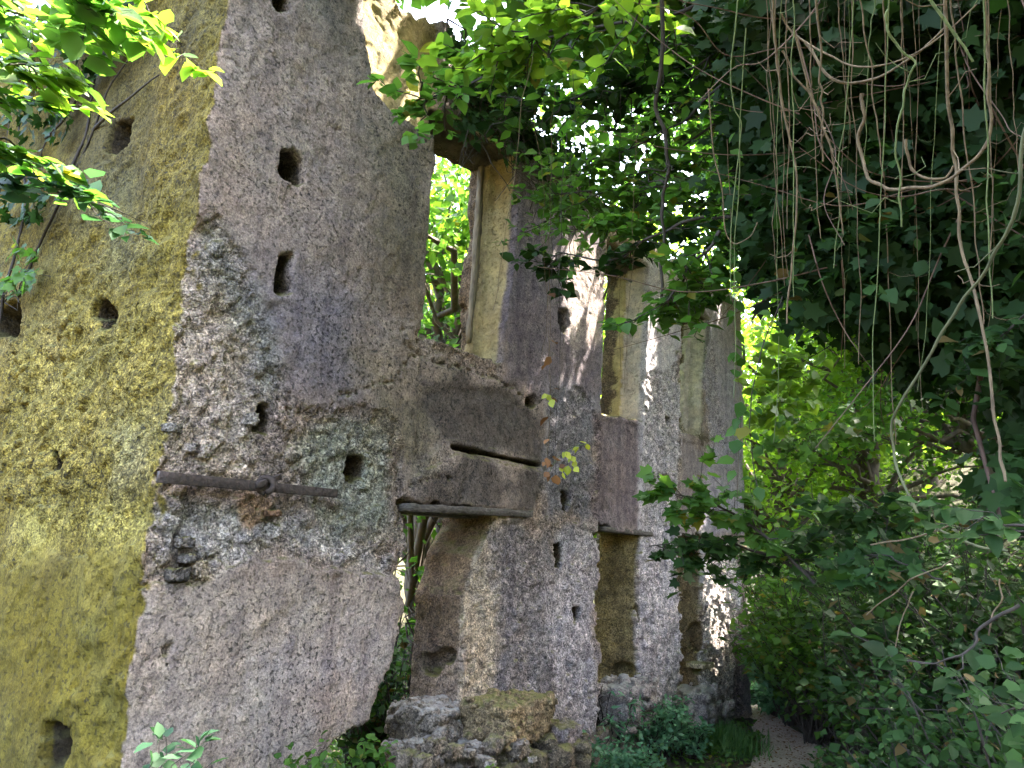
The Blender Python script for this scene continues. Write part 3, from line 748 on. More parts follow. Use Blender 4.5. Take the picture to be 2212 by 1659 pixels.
def shrub(name, label, cat, base, h, r, nst, lsz, mat, group=None, per=24, tmpl=T_OV, bark=None, lean=(0, 0, 0), spread=.5, droop=.4, star=.016, cl=.13):
    base = np.asarray(base, float); root = empty(name, base, label, cat, group)
    lines = []; C = []; D = []
    for k in range(nst):
        az = rng.random()*2*math.pi; rr = r*rng.random()**.6; tip = base+np.array([math.cos(az)*rr, math.sin(az)*rr, h*(.45+.6*rng.random())])+np.array(lean)*rng.random()
        st = limb(base+rng.normal(size=3)*np.array([.06, .06, 0]), tip, 9, .12*r, .3); lines.append((st, np.linspace(star*.7, star*.15, 9)))
        t = .25+.75*rng.random(per)**.7; i = np.clip((t*8).astype(int), 0, 7); pt = st[i]+(st[i+1]-st[i])*(t*8-i)[:, None]
        o = nrm(rng.normal(size=(per, 3))+[0, 0, .2]); C.append(pt+o*cl*rng.random((per, 1))); D.append(o)
    tubes('stem', lines, bark or B_dark, root, 4)
    leaves('foliage', np.concatenate(C), lsz, mat, root, tmpl, nb=(0, -.15, 1), spread=spread, droop=droop, dirs=np.concatenate(D))
    return root
def branch(name, label, cat, path, nsub, sublen, lsz, mat, group=None, rad=.012, per=11, tmpl=T_OV, bark=None, sub_down=.25, spread=.45, droop=.3, wob=.03, start=.1, nb=(0, -.25, 1), ext=None, flat=.5):
    path = smooth_line(path, 26, wob); root = empty(name, path[0], label, cat, group)
    lines = [(path, np.linspace(rad, rad*.25, 26))]; C = []; D = []
    for k in range(nsub):
        t = start+(1-start)*rng.random(); i = min(int(t*25), 24); p = path[i]; tg = nrm(path[i+1]-path[i])
        d = nrm(tg*.6+rng.normal(size=3)*np.array([1, 1, flat])*.75+np.array([0, 0, -sub_down])); L = sublen*(.4+.9*rng.random())
        tw = limb(p, p+d*L, 7, -.04*L, .3); lines.append((tw, np.linspace(rad*.35, rad*.12, 7)))
        q = .15+.85*rng.random(per); j = np.clip((q*6).astype(int), 0, 5); pt = tw[j]+(tw[j+1]-tw[j])*(q*6-j)[:, None]
        sd = nrm(np.cross(d, [0, 0, 1]))*np.where(rng.random(per) < .5, -1, 1)[:, None]; dd = nrm(sd+.6*d+.25*rng.normal(size=(per, 3)))
        C.append(pt+dd*.012); D.append(dd)
    tubes('twig', lines, bark or B_dark, root, 4)
    leaves('foliage', np.concatenate(C), lsz, mat, root, tmpl, nb=nb, spread=spread, droop=droop, dirs=np.concatenate(D))
    return root
def in_poly(poly, n, d0, d1, power=1.):
    poly = np.asarray(poly, float); lo, hi = poly.min(0), poly.max(0); out = []
    while len(out) < n:
        q = lo+(hi-lo)*rng.random((4*n, 2)); k = poly_sd(q[:, 0].astype(np.float32), q[:, 1].astype(np.float32), poly) < 0
        out += list(q[k])
    q = np.array(out[:n]); d = d0+(d1-d0)*rng.random(n)**power
    return np.array([P(a, b, c) for (a, b), c in zip(q, d)])
def at(u, v): 
    p = O+W*u+N*v; return gz(p)
def px_base(px, dist):                       # ground point under a pixel column at some distance
    p = P(px, 1230, dist); return gz(p)
# ------------------------------------------------------------------ trees behind the ruin and beyond the path
bt = [  # px, dist, height, crown radius, label
    (985, 13.5, 8.5, 2.6, 'bright leafy tree seen through the tall window beside the yellow jamb'),
    (945, 9.8, 8.8, 2.0, 'nearer shaded tree whose leaves fill the top of the tall window'),
    (905, 17, 11, 3.2, 'tall sunlit tree behind the ruin, showing over the broken wall top'),
    (1240, 17, 9.5, 2.6, 'leafy tree behind the ruin, rising over its middle pier'),
    (1430, 20, 10.8, 3.0, 'green tree behind the far windows of the ruin, against white sky'),
    (600, 19, 12, 3.4, 'tree hidden mostly behind the near grey wall of the ruin'),
    (1690, 17, 6.8, 2.5, 'sunlit young tree just right of the ruin and beyond the path'),
    (1790, 22, 9.5, 3.2, 'yellow-green tree in the sunlit gap beyond the path'),
    (1905, 15, 6.4, 2.4, 'bright low tree in the middle of the sunlit gap right of the ruin'),
    (2030, 20, 10, 3.3, 'broad green tree behind the long diagonal stem'),
    (2140, 13, 7.0, 2.4, 'shaded green tree at the right behind the pale hanging stems'),
    (2290, 17, 11, 3.4, 'tall green tree at the far right edge on the slope'),
    (1600, 30, 12, 4.2, 'distant tree directly past the end of the ruin'),
    (1860, 33, 15, 4.8, 'most distant tree beyond the sunlit gap, pale in the light'),
    (2110, 29, 16, 4.6, 'distant tall tree on the slope right of the gap'),
]
for k, (px, ds, h, cr_, lb) in enumerate(bt):
    b = px_base(px, ds); lo = k >= 6
    cz = b[2]+h*(.52 if lo else .62); rr = np.array([cr_, cr_, h*(.46 if lo else .40)])
    n = int(60+20*cr_); per = 76 if ds < 18 else 60
    tree('tree', lb, 'tree', b, h, [b[0], b[1], cz], rr, n, per, .13 if ds < 18 else .17, L_sun if k not in (0, 1, 10, 11) else L_mid, 'trees beyond the ruin and the path', trunk_r=.12+.012*h, clr=.75+.1*(ds > 18))
# two straight trunks seen through the doorway
for px, ds, r_, lb in ((1000, 9.2, .10, 'straight brown trunk seen through the left doorway, next to its jamb'), (948, 10.6, .08, 'thinner trunk seen through the left doorway, nearer the torn opening')):
    b = px_base(px, ds); rt = empty('tree', b, lb, 'tree', 'trunks behind the doorway')
    tubes('trunk', [(limb(b-np.array([0, 0, .2]), b+np.array([.1, .2, 6.2]), 12, 0, .1), np.linspace(r_, r_*.7, 12))]+[(limb(b+np.array([0, 0, z_]), b+np.array([rng.normal()*.9, rng.normal()*.6, z_+.5]), 7, 0, .4), np.linspace(.022, .006, 7)) for z_ in (1.2, 1.8, 2.3, 2.9, 3.3, 3.8)], B_tree, rt, 8)
    e = b+np.array([0, 0, 6.6]); C = clumps(e+rng.normal(size=(26, 3))*[1.1, 1.1, .7], 40, .5, .6); leaves('crown', C, .13, L_sun, rt, T_KI, spread=.9)

# two big trees added mostly out of view, crowns shaped to shade the lane
can = []
while len(can) < 640:
    u = rng.uniform(-.5, 14.5); v = rng.uniform(-2.6, .45); z = rng.uniform(6.75, 9.2)
    if u < 1.6 and v > -.2 and z < 7: continue
    pw = toW(np.array([u, v, z]))-CAM; dz_ = pw@fwd; sx, sy = CX+F*(pw@cr)/dz_, CY-F*(pw@cu)/dz_
    if dz_ > 0 and 1190 < sx < 1640 and 70 < sy < 480 and rng.random() < .66: continue
    can.append((u, v, z))
for _ in range(4000):  # extra clumps added along the sun rays to keep the wall shaded
    q = UF([(rng.uniform(380, 1290), rng.uniform(150, 1600))])[0]
    if min(float(poly_sd(np.float32(q[0]), np.float32(q[1]), p_)) for p_, _r in _patch) < .35: continue
    z = rng.uniform(6.85, 7.9); t_ = (z-q[1])/SUN[2]; u, v = q[0]+SW_*t_, SN*t_
    pw = toW(np.array([u, v, z]))-CAM; dz_ = pw@fwd; sx, sy = CX+F*(pw@cr)/dz_, CY-F*(pw@cu)/dz_
    if 1190 < sx < 1640 and 90 < sy < 480: continue
    can.append((u, v, z))
    if len(can) > 840: break
bank = np.stack([rng.uniform(3, 8.5, 190), rng.uniform(-6., -2.2, 190), rng.uniform(7.2, 9.5, 190)], -1)  # clumps added overhead to keep sun off the bank
can = toW(np.vstack([np.array(can), bank])); lc = loc(can)
unseen_shade = toW(np.stack([rng.uniform(-4, 5.5, 260), rng.uniform(-8.2, -4.9, 260), rng.uniform(4.8, 7.8, 260)], -1)); can2 = unseen_shade  # unseen crown clumps added beside the camera to darken the lower right
b1 = gz(toW(np.array([1.2, -6.6, 0.]))); c1 = toW(np.array([1.5, -4.8, 8.2]))
tree('added_shade_tree', 'big added tree on the right bank, crown shaped to shade the near lane', 'tree', b1, 9, c1, [2.4, 2.4, 1.2], 70, 76, .165, L_mid, 'trees added to shade the lane', trunk_r=.22, extra_c=np.vstack([can[lc[:, 0] < 6.2], can2]), clr=.62)
b2 = gz(toW(np.array([9.5, -6.2, 0.]))); c2 = toW(np.array([9.5, -4.6, 8.4]))
tree('added_shade_tree', 'big added tree farther up the bank, crown shaped to shade the far lane', 'tree', b2, 9, c2, [2.6, 1.8, 1.3], 50, 76, .165, L_mid, 'trees added to shade the lane', trunk_r=.24, extra_c=can[lc[:, 0] >= 6.2], clr=.66)

# ------------------------------------------------------------------ dark ivy curtain, upper right
b3 = gz(P(2700, 1200, 4.8)); root = empty('ivy_draped_tree', b3, 'dark tree smothered in ivy filling the upper right, hung with bare vines', 'tree')
cur = [(1590, -80), (2330, -80), (2330, 560), (2215, 560), (2100, 610), (1990, 590), (1930, 640), (1850, 680), (1780, 700), (1700, 700), (1650, 640), (1615, 560), (1600, 420), (1560, 300), (1610, 150)]
E = in_poly(cur, 300, 4.0, 6.0); E = np.vstack([E, in_poly([(1780, -80), (2330, -80), (2330, 520), (1900, 560), (1800, 350)], 150, 4.8, 6.4)])
E = np.vstack([E, in_poly([(2090, 540), (2330, 540), (2330, 1160), (2170, 1060)], 50, 3.9, 5.4), in_poly([(1860, 640), (2040, 600), (2100, 900), (1990, 860)], 16, 4.6, 5.6)])
top_b = b3+np.array([-.9, .3, 6.4]); tr = limb(b3-np.array([0, 0, .3]), top_b, 14, 0, .3); L = [(tr, np.linspace(.24, .12, 14))]
for e in E[::7]:
    s = tr[int(rng.uniform(5, 13))]; L.append((limb(s, e, 9, .35, .45), np.linspace(.04, .008, 9)))
tubes('trunk', L, bark_mat('brown_limb', (.04, .022, .016), (.10, .055, .04)), root)
C = clumps(E, 46, .27, .9); rn = np.repeat(rng.random(len(E))*.6, 46)+rng.random(len(C))*.36
leaves('ivy', C, .085, L_ivy, root, T_IV, nb=(-.35, -.75, .45), spread=.55, droop=1.2, rnd=rn)
E2 = in_poly([(1640, 380), (2000, 250), (2230, 420), (2200, 560), (1900, 640), (1700, 690)], 46, 3.7, 4.4)
C = clumps(E2, 12, .16, .7); leaves('fresh_leaves', C, .07, L_dark, root, T_OV, nb=(-.2, -.4, .8), spread=.5, droop=.8)
# dead woody tangle inside the curtain
L = []
for k in range(80):
    a = in_poly([(1700, -60), (2260, -60), (2260, 560), (1750, 600)], 1, 3.7, 4.9)[0]; d = nrm(rng.normal(size=3)*[1, .5, .8]); L.append((smooth_line(limb(a, a+d*rng.uniform(.5, 1.5), 5, -.10, .10), 20), np.linspace(.0045, .0015, 20)))
tubes('dead_stem', L, bark_mat('red_brown_stem', (.06, .032, .022), (.15, .09, .06)), root, 4)

# ------------------------------------------------------------------ hanging vines (each its own thing)
def vine(pts, r, mat, label, group=None, wob=.02, n=34, hairs=0, name='hanging_vine', leafy=0, lm=None, ls=.07):
    q = smooth_line(np.array([P(*p) for p in pts]), n, wob); r = r*.72; kn = 1+.18*(rng.random(n) < .12)
    rad = np.linspace(r, r*.7, n)*kn; lines = [(q, rad)]
    for h in range(hairs):
        i = rng.integers(2, n-2); e = q[i]+nrm(rng.normal(size=3)*[1, 1, .6])*rng.uniform(.05, .22); lines.append((limb(q[i], e, 5, -.02, .4), np.linspace(r*.4, r*.2, 5)))
    if not leafy:
        o = tubes(name, lines, mat, None, 6); return tag(o, label, 'vine', group)
    rt = empty(name, q[0], label, 'vine', group); tubes('stem', lines, mat, rt, 6)
    i = rng.integers(1, n-1, leafy); D = nrm(rng.normal(size=(leafy, 3))+[0, 0, -.6]); leaves('foliage', q[i]+D*.02, ls, lm or L_mid, rt, T_OV, nb=(0, -.7, .7), spread=.5, droop=.6, dirs=D)
    return rt
G1 = 'bare vines hanging in front of the dark ivy'
vine([(1865, 200, 3.3), (1865, 257, 3.3), (1855, 310, 3.3), (1876, 374, 3.25), (1922, 407, 3.2), (1979, 408, 3.15), (2029, 396, 3.1), (2083, 364, 3.1), (2129, 314, 3.1), (2143, 250, 3.1), (2135, 120, 3.1), (2120, -60, 3.1)], .0095, B_vine, 'thick tan vine sagging in a wide U below the dark ivy', G1, .01, 60)
vine([(2044, -60, 3.2), (2044, 153, 3.2), (2058, 285, 3.2), (2061, 357, 3.2), (2072, 430, 3.15), (2079, 542, 3.1), (2119, 685, 3.0), (2136, 792, 2.95), (2158, 934, 2.9), (2172, 1041, 2.85)], .0085, B_vine, 'longest pale knobbly vine, dropping from the ivy almost to the bank', G1, .006, 60, 6)
vine([(1958, 300, 3.25), (1969, 364, 3.25), (2001, 385, 3.22), (2044, 383, 3.2), (2061, 357, 3.2)], .0075, B_vine, 'short tan vine curling in a small U onto the longest vine', G1, .005, 30)
vine([(1690, 30, 3.6), (1708, 68, 3.6), (1780, 114, 3.5), (1833, 139, 3.45), (1887, 144, 3.4), (1958, 125, 3.4), (2029, 82, 3.4), (2110, 10, 3.4)], .0055, B_vine, 'brown vine slung in a shallow curve across the upper ivy', G1, .005, 40)
vine([(1740, 90, 3.7), (1800, 170, 3.6), (1880, 172, 3.6), (1975, 120, 3.5), (2040, 60, 3.5)], .0085, B_vine, 'second slung vine, just beneath the shallow brown curve', G1, .005, 40)
vine([(1995, -20, 2.9), (2030, 30, 2.9), (2070, 86, 2.9), (2104, 132, 2.9)], .007, B_gvine, 'short straight green stem slanting across the upper right ivy', None, .003, 16, name='liana')
vine([(2230, 240, 2.75), (2208, 321, 2.75), (2197, 446, 2.75), (2154, 542, 2.8), (2097, 624, 2.85), (2029, 731, 2.9), (1951, 863, 2.95), (1930, 920, 3.0), (1933, 999, 3.0), (1983, 1111, 2.9), (2008, 1134, 2.9), (2101, 1176, 2.75), (2180, 1190, 2.6)], .0078, bark_mat('grey_green_stem', (.05, .055, .022), (.11, .11, .05)), 'long grey-green stem running diagonally from right edge down to the bank', None, .008, 70, 4, name='liana')
vine([(1420, -60, 4.3), (1432, 120, 4.3), (1420, 240, 4.3), (1440, 300, 4.3), (1440, 360, 4.3), (1432, 430, 4.3), (1436, 500, 4.3), (1428, 640, 4.3)], .016, B_dark, 'thick dark twisted stem hanging above the far pier', None, .02, 44, 8, name='liana')
vine([(1600, -40, 3.6), (1580, 150, 3.6), (1585, 230, 3.6), (1602, 275, 3.6), (1590, 380, 3.6), (1578, 500, 3.6), (1580, 650, 3.6)], .0042, B_gvine, 'thin green vine hanging just left of the dark ivy, kinked once', G1, .005, 40)
vine([(1610, 60, 3.6), (1598, 250, 3.6), (1596, 400, 3.6), (1586, 540, 3.6), (1590, 700, 3.6), (1585, 860, 3.6)], .0034, B_gvine, 'thinnest green vine next to the kinked one', G1, .005, 40)
vine([(1530, 190, 3.7), (1540, 320, 3.7), (1560, 420, 3.7), (1568, 500, 3.7), (1590, 527, 3.7), (1625, 505, 3.65), (1637, 480, 3.65)], .0046, B_vine, 'pale vine ending in a small J loop above the far window', G1, .006, 40)
vine([(1670, -60, 3.2), (1672, 60, 3.2), (1682, 140, 3.2), (1690, 230, 3.2), (1712, 330, 3.2), (1722, 440, 3.2), (1712, 560, 3.2), (1700, 700, 3.2)], .0065, B_vine, 'stout whitish vine, leftmost of the thick ones on the dark ivy', G1, .006, 44, 8)
vine([(1715, 60, 3.1), (1740, 160, 3.1), (1752, 200, 3.1), (1770, 250, 3.1), (1790, 310, 3.1), (1806, 380, 3.1), (1822, 505, 3.1)], .005, B_vine, 'pale thorny vine ending in mid-air left of the U loop', G1, .005, 40, 10)
vine([(1690, 110, 3.3), (1720, 165, 3.3), (1752, 215, 3.3), (1776, 265, 3.3), (1798, 330, 3.3)], .0055, B_vine, 'greyish vine slanting down to join the thorny one', G1, .008, 30, 5)
vine([(1762, -60, 3.15), (1770, 80, 3.15), (1777, 170, 3.15), (1779, 230, 3.15), (1776, 350, 3.15)], .006, B_vine, 'brown upright vine stopping at the level of the slanting one', G1, .01, 30, 4)
vine([(1920, 20, 3.0), (1918, 60, 3.0), (1945, 110, 3.0), (1978, 134, 3.0), (1960, 170, 3.0), (1945, 230, 3.0), (1935, 330, 3.0), (1945, 400, 3.0), (1950, 490, 3.0)], .006, B_gvine, 'olive vine bending left then dropping through the small U', G1, .01, 44, 4)
nv = 34; labs = ['bare vine hanging among the others in front of the dark ivy']
for k in range(nv):
    px = rng.uniform(1640, 2190) if k < 26 else rng.uniform(1150, 1560); y0 = -80 if k < 26 else rng.uniform(60, 300); ds = rng.uniform(2.9, 4.0) if k < 26 else rng.uniform(3.9, 5.0)
    sl0 = rng.normal()*6; ln = rng.uniform(350, 1100) if k < 26 else rng.uniform(400, 760)
    pts = [(px+sl0*j+rng.normal()*3.5, y0+ln*j/6, ds) for j in range(7)]
    if k < 26: vine(pts, rng.uniform(.0016, .0042), B_vine if rng.random() < .72 else B_gvine, labs[0], G1, .006, 40, int(rng.integers(0, 5)))
    else: vine(pts, rng.uniform(.0016, .0026), B_vine if k % 2 else B_dark, 'thread-thin vine dangling before the piers and windows of the ruin', 'thread-thin vines before the ruin', .012, 40)
# strand with yellow and dead leaves
q = [(1186, 560, 4.6), (1189, 700, 4.6), (1186, 780, 4.6), (1188, 860, 4.6), (1186, 950, 4.6), (1178, 1030, 4.6)]
vine(q, .0022, B_vine, 'thin vine with yellow and withered leaves hanging before the dark panel', None, .006, 34, 4, leafy=9, lm=L_dead, ls=.06)
rt = empty('yellowing_sprig', P(1190, 1000, 4.6), 'sprig with pale yellow-green leaves beside the slot in the wall', 'plant')
ln = smooth_line([P(1180, 1030, 4.6), P(1205, 990, 4.58), P(1240, 965, 4.55), P(1265, 960, 4.5)], 14, .005)
tubes('stem', [(ln, .002)], B_gvine, rt, 4)
pp = np.array([P(x, y, 4.57) for x, y in ((1183, 852), (1190, 862), (1222, 975), (1235, 985), (1228, 1005), (1240, 1010), (1250, 965), (1268, 958), (1215, 1020))])
leaves('yellow_leaves', np.repeat(pp, 2, 0), .055, L_yel, rt, T_OV, nb=(-.2, -1, .3), spread=.4, droop=1.2, smin=.8, rnd=rng.random(18)*.8)
pp = np.array([P(x, y, 4.58) for x, y in ((1190, 770), (1186, 948), (1192, 985), (1180, 1000), (1208, 1010), (1200, 1025), (1186, 1020))]); leaves('dead_leaves', pp, .065, L_dead, rt, T_OV, nb=(-.2, -1, .2), spread=.6, droop=1.2)
# leafy strand right in front of the end of the ruin
vine([(1570, 300, 4.2), (1580, 450, 4.2), (1585, 640, 4.2), (1590, 780, 4.2), (1598, 920, 4.2), (1590, 1080, 4.2)], .0024, B_vine, 'thin vine with paired green leaves hanging at the end of the ruin', None, .012, 40, leafy=34, lm=L_mid, ls=.075)
vine([(1690, 640, 3.9), (1650, 740, 3.9), (1625, 860, 3.9), (1622, 950, 3.9), (1640, 1080, 3.9)], .004, B_dark, 'dark bowed stem arching down right of the ruin', None, .006, 30, name='liana', leafy=16, ls=.08)

# ------------------------------------------------------------------ leafy branches in front of the piers
GB = 'leafy branches hanging before the ruin'
br = [
    ([(1560, 180, 5.2), (1450, 270, 5.2), (1330, 330, 5.2), (1190, 350, 5.3)], 26, .42, 'topmost long branch crossing the white sky gap above the piers'),
    ([(1600, 360, 4.9), (1480, 400, 4.9), (1340, 410, 5.0), (1200, 420, 5.1)], 30, .40, 'branch reaching left across the tops of the piers'),
    ([(1590, 470, 4.6), (1500, 470, 4.7), (1380, 480, 4.8), (1230, 500, 4.9)], 26, .34, 'branch hanging before the head of the second window'),
    ([(1520, 470, 4.4), (1420, 500, 4.4), (1330, 560, 4.5), (1225, 545, 4.6), (1190, 560, 4.6)], 18, .24, 'small branch whose leaves dangle over the sunlit patch on the pier'),
    ([(1560, 500, 4.2), (1500, 560, 4.2), (1450, 640, 4.25), (1370, 690, 4.3)], 20, .26, 'drooping branch with round leaves before the second window'),
    ([(1620, 420, 4.6), (1580, 520, 4.6), (1530, 600, 4.6), (1500, 640, 4.6)], 22, .30, 'dense branch at the upper right corner of the ruin'),
    ([(1600, 300, 5.4), (1480, 350, 5.5), (1330, 380, 5.6), (1180, 400, 5.7)], 30, .40, 'leafy branch over the broken crest of the second pier'),
    ([(1590, 230, 5.8), (1450, 330, 5.9), (1300, 430, 6.0), (1170, 480, 6.0)], 30, .38, 'branch slanting down across the pier beside the first window'),
    ([(1640, 260, 6.0), (1540, 260, 6.1), (1420, 230, 6.2), (1260, 250, 6.2)], 24, .40, 'thin-leaved branch in the middle of the white sky gap'),
    ([(1610, 430, 5.6), (1500, 440, 5.7), (1400, 440, 5.8), (1290, 470, 5.8)], 26, .36, 'branch close over the tops of the second and third windows'),
]
for pts, ns, sl_, lb in br:
    branch('leafy_branch', lb, 'branch', [P(*p) for p in pts], ns, sl_, .078, L_mid if ns != 18 else L_ivy, GB, .012, 13, sub_down=.15)
GT = 'foliage over the top of the ruin'
tp = [
    ([(1620, -60, 5.0), (1480, 20, 5.2), (1300, 60, 5.4), (1120, 90, 5.4), (980, 110, 5.3)], 30, .5, 'long leafy branch over the first window, nearest the frame top', L_mid),
    ([(1500, -120, 4.4), (1350, -20, 4.5), (1200, 60, 4.6), (1050, 100, 4.6)], 26, .45, 'pale green branch hanging from the top centre of the view', L_sun),
    ([(1500, 60, 5.8), (1350, 170, 5.8), (1200, 220, 5.8), (1060, 200, 5.7)], 20, .42, 'dark branch sagging above the first window lintel', L_ivy),
    ([(1250, -20, 4.9), (1130, 120, 4.9), (1000, 190, 4.9), (890, 220, 4.8)], 18, .3, 'branch tip spreading over the sun-dappled grey wall', L_mid),
    ([(1700, -80, 5.4), (1600, 60, 5.6), (1500, 140, 5.7), (1400, 160, 5.8)], 22, .45, 'branch in the speckled white sky at top right of centre', L_ivy),
]
for pts, ns, sl_, lb, mt in tp:
    branch('leafy_branch', lb, 'branch', [P(*p) for p in pts], ns, sl_, .095, mt, GT, .018, 16, sub_down=.2, flat=.8)

# dark ivy tangle sitting on the lintel of the first window
q0 = [hit(x, y, N, DW-.12) for x, y in ((960, 150), (1010, 190), (1060, 230), (1110, 270), (1140, 300), (1000, 230), (1080, 290), (1130, 200), (1180, 300), (1210, 350), (1050, 170))]
rt = empty('ivy_tangle', q0[3], 'dark ivy tangle draped over the lintel of the first window', 'ivy')
E = np.repeat(np.array(q0), 4, 0)+rng.normal(size=(44, 3))*.10
L = [(limb(E[rng.integers(44)]+[0, 0, .3], E[rng.integers(44)]-[0, 0, .45], 8, 0, .4), np.linspace(.008, .003, 8)) for _ in range(46)]; tubes('stem', L, B_dark, rt, 4)
leaves('foliage', clumps(E, 30, .2), .08, L_ivy, rt, T_IV, nb=(.6, -.7, .4), spread=.5, droop=1.)

# ------------------------------------------------------------------ near branches, upper left
GN = 'bright branches reaching in from the left'
nb_ = [
    ([(-160, -40, 1.75), (0, 20, 1.8), (150, 50, 1.85), (300, 62, 1.9), (410, 108, 1.95)], 15, .13, 'big bright branch at the top left, its tip reaching the wall corner', L_sun),
    ([(-150, -60, 1.6), (20, -20, 1.65), (180, 5, 1.7), (240, 20, 1.75)], 12, .13, 'topmost bright branch cut by the left upper corner', L_mid),
    ([(-150, 90, 1.8), (-20, 110, 1.85), (70, 150, 1.9), (110, 190, 1.95)], 9, .09, 'short bright branch under the big one at the left edge', L_sun),
    ([(-150, 250, 1.9), (-20, 285, 1.95), (70, 330, 2.0), (185, 388, 2.05)], 10, .10, 'mid green branch left of the upper hole in the end wall', L_mid),
    ([(-150, 370, 2.0), (0, 395, 2.05), (150, 420, 2.1), (310, 480, 2.15)], 9, .10, 'thin blue-green branch crossing the end wall, lowest of the left ones', L_blue),
    ([(-150, 190, 1.9), (-40, 205, 1.9), (30, 215, 1.95), (70, 225, 1.95)], 5, .10, 'stub of a branch at the left edge above the mid green one', L_mid),
]
for pts, ns, sl_, lb, mt in nb_:
    branch('leafy_branch', lb, 'branch', [P(*p) for p in pts], ns, sl_, .052, mt, GN, .004, 12, sub_down=.12, spread=.38, nb=(.25, -.35, 1), flat=.35, start=.05)

# ivy on the end wall
def onS(px, py, off=.03): return hit(px, py, W, U0-off)
rt = empty('climbing_ivy', onS(60, 420), 'dark climbing ivy with brown stems fanning up the olive end wall', 'ivy')
L = []
for pts in ([(40, 640), (90, 520), (150, 400), (200, 280), (240, 180), (300, 100)], [(150, 400), (180, 300), (200, 200), (215, 110)], [(200, 280), (270, 220), (340, 160)], [(0, 700), (30, 560), (60, 420), (100, 300), (140, 180), (160, 60)],
            [(60, 420), (40, 300), (50, 160)], [(100, 300), (160, 230), (200, 130), (230, 60)], [(-40, 500), (0, 400), (20, 260), (30, 100)]):
    L.append((smooth_line([onS(x, y, .012) for x, y in pts], 22, .02), np.linspace(.013, .005, 22)))
tubes('stem', L, B_dark, rt, 5)
E = np.array([onS(x, y, .07) for x, y in rng.uniform([-60, -60], [330, 60], (24, 2))]+[onS(x, y, .06) for x, y in rng.uniform([-60, 60], [150, 480], (30, 2))]+[onS(x, y, .06) for x, y in rng.uniform([150, 60], [260, 200], (7, 2))])
leaves('foliage', clumps(E, 34, .17), .085, L_ivy, rt, T_IV, nb=(-.6, -.6, .4), spread=.45, droop=1.1)
rt = empty('ivy_clump', onS(30, 640), 'small bright ivy clump on the end wall above the edge hole', 'ivy'); E = np.array([onS(x, y, .10) for x, y in rng.uniform([-40, 545], [75, 640], (9, 2))])
tubes('stem', [(limb(onS(-20, 660, 0), e, 6, 0, .3), np.linspace(.006, .003, 6)) for e in E[:5]], B_dark, rt, 4)
leaves('foliage', clumps(E, 14, .08), .075, L_mid, rt, T_IV, nb=(-.5, -.8, .5), spread=.4, droop=1.)

# ------------------------------------------------------------------ parts of the ruin
def box_mesh(name, a, b, wdt, hgt, mat, parent, up=Z, n=14, rough=.0015, taper=1.):
    """a bar from a to b, four-sided, edges slightly worn"""
    a = np.asarray(a, float); b = np.asarray(b, float); d = nrm(b-a); s = nrm(np.cross(d, up)); u_ = np.cross(s, d)
    bev = .07; pr = [(-1+bev, -1), (1-bev, -1), (1, -1+bev), (1, 1-bev), (1-bev, 1), (-1+bev, 1), (-1, 1-bev), (-1, -1+bev)]
    V = []
    for k in range(n):
        t = k/(n-1); sc = 1+(taper-1)*t
        for x, y in pr: V.append(a+(b-a)*t+s*x*wdt/2*sc+u_*y*hgt/2*sc)
    V = np.array(V); V += (fbm(V, 16, 3, s=700)*rough)[:, None]*nrm(V-(a+b)/2-((V-(a+b)/2)@d)[:, None]*d)
    Q = [(k*8+j, k*8+(j+1) % 8, (k+1)*8+(j+1) % 8, (k+1)*8+j) for k in range(n-1) for j in range(8)]
    c0, c1 = len(V), len(V)+1; V = np.vstack([V, V[:8].mean(0), V[-8:].mean(0)])
    Tt = [((j+1) % 8, j, c0) for j in range(8)]+[((n-1)*8+j, (n-1)*8+(j+1) % 8, c1) for j in range(8)]
    return mesh_obj(name, V, quads=Q, tris=Tt, mat=mat, parent=parent)
def F3(px, py, v): return hit(px, py, N, DW+v)
an = box_mesh('tie_bar', F3(342, 1030, -.075), F3(726, 1066, -.045), .035, .062, B_rust, ruin, taper=.88)
c = F3(574, 1048, -.07); th = np.linspace(0, 2*math.pi, 22); ringp = c+np.cos(th)[:, None]*(N*.035-W*.03)[None]*1.0+np.sin(th)[:, None]*Z*.045
tubes('tie_bar_eye', [(ringp, .018)], B_rust, ruin, 8)
box_mesh('tie_bar_wedge', F3(556, 1048, -.10), F3(604, 1030, -.02), .03, .035, B_rust, ruin, n=5)
box_mesh('timber_lintel', F3(868, 1096, .045), F3(1135, 1110, .035), .16, .058, B_wood, ruin, n=40, rough=.02)
box_mesh('timber_lintel', F3(868, 1102, .30), F3(1130, 1122, .30), .22, .06, B_wood, ruin, n=20, rough=.01)
box_mesh('timber_lintel', F3(1290, 1142, .10), F3(1398, 1154, .10), .16, .05, B_wood, ruin, n=16, rough=.01)
w1j = win1[2:5].mean(0)
up0, up1 = hit(1044, 325, W, U0+float(UF([(1118, 340)])[0, 0])-.03), hit(1014, 742, W, U0+float(UF([(1083, 770)])[0, 0])-.03)
box_mesh('window_post', up1, up0, .05, .055, B_pwood, ruin, up=N, n=24, rough=.012)
box_mesh('window_lintel', F3(1462, 622, .2), F3(1545, 690, .2), .30, .07, B_wood, ruin, n=10, rough=.01)

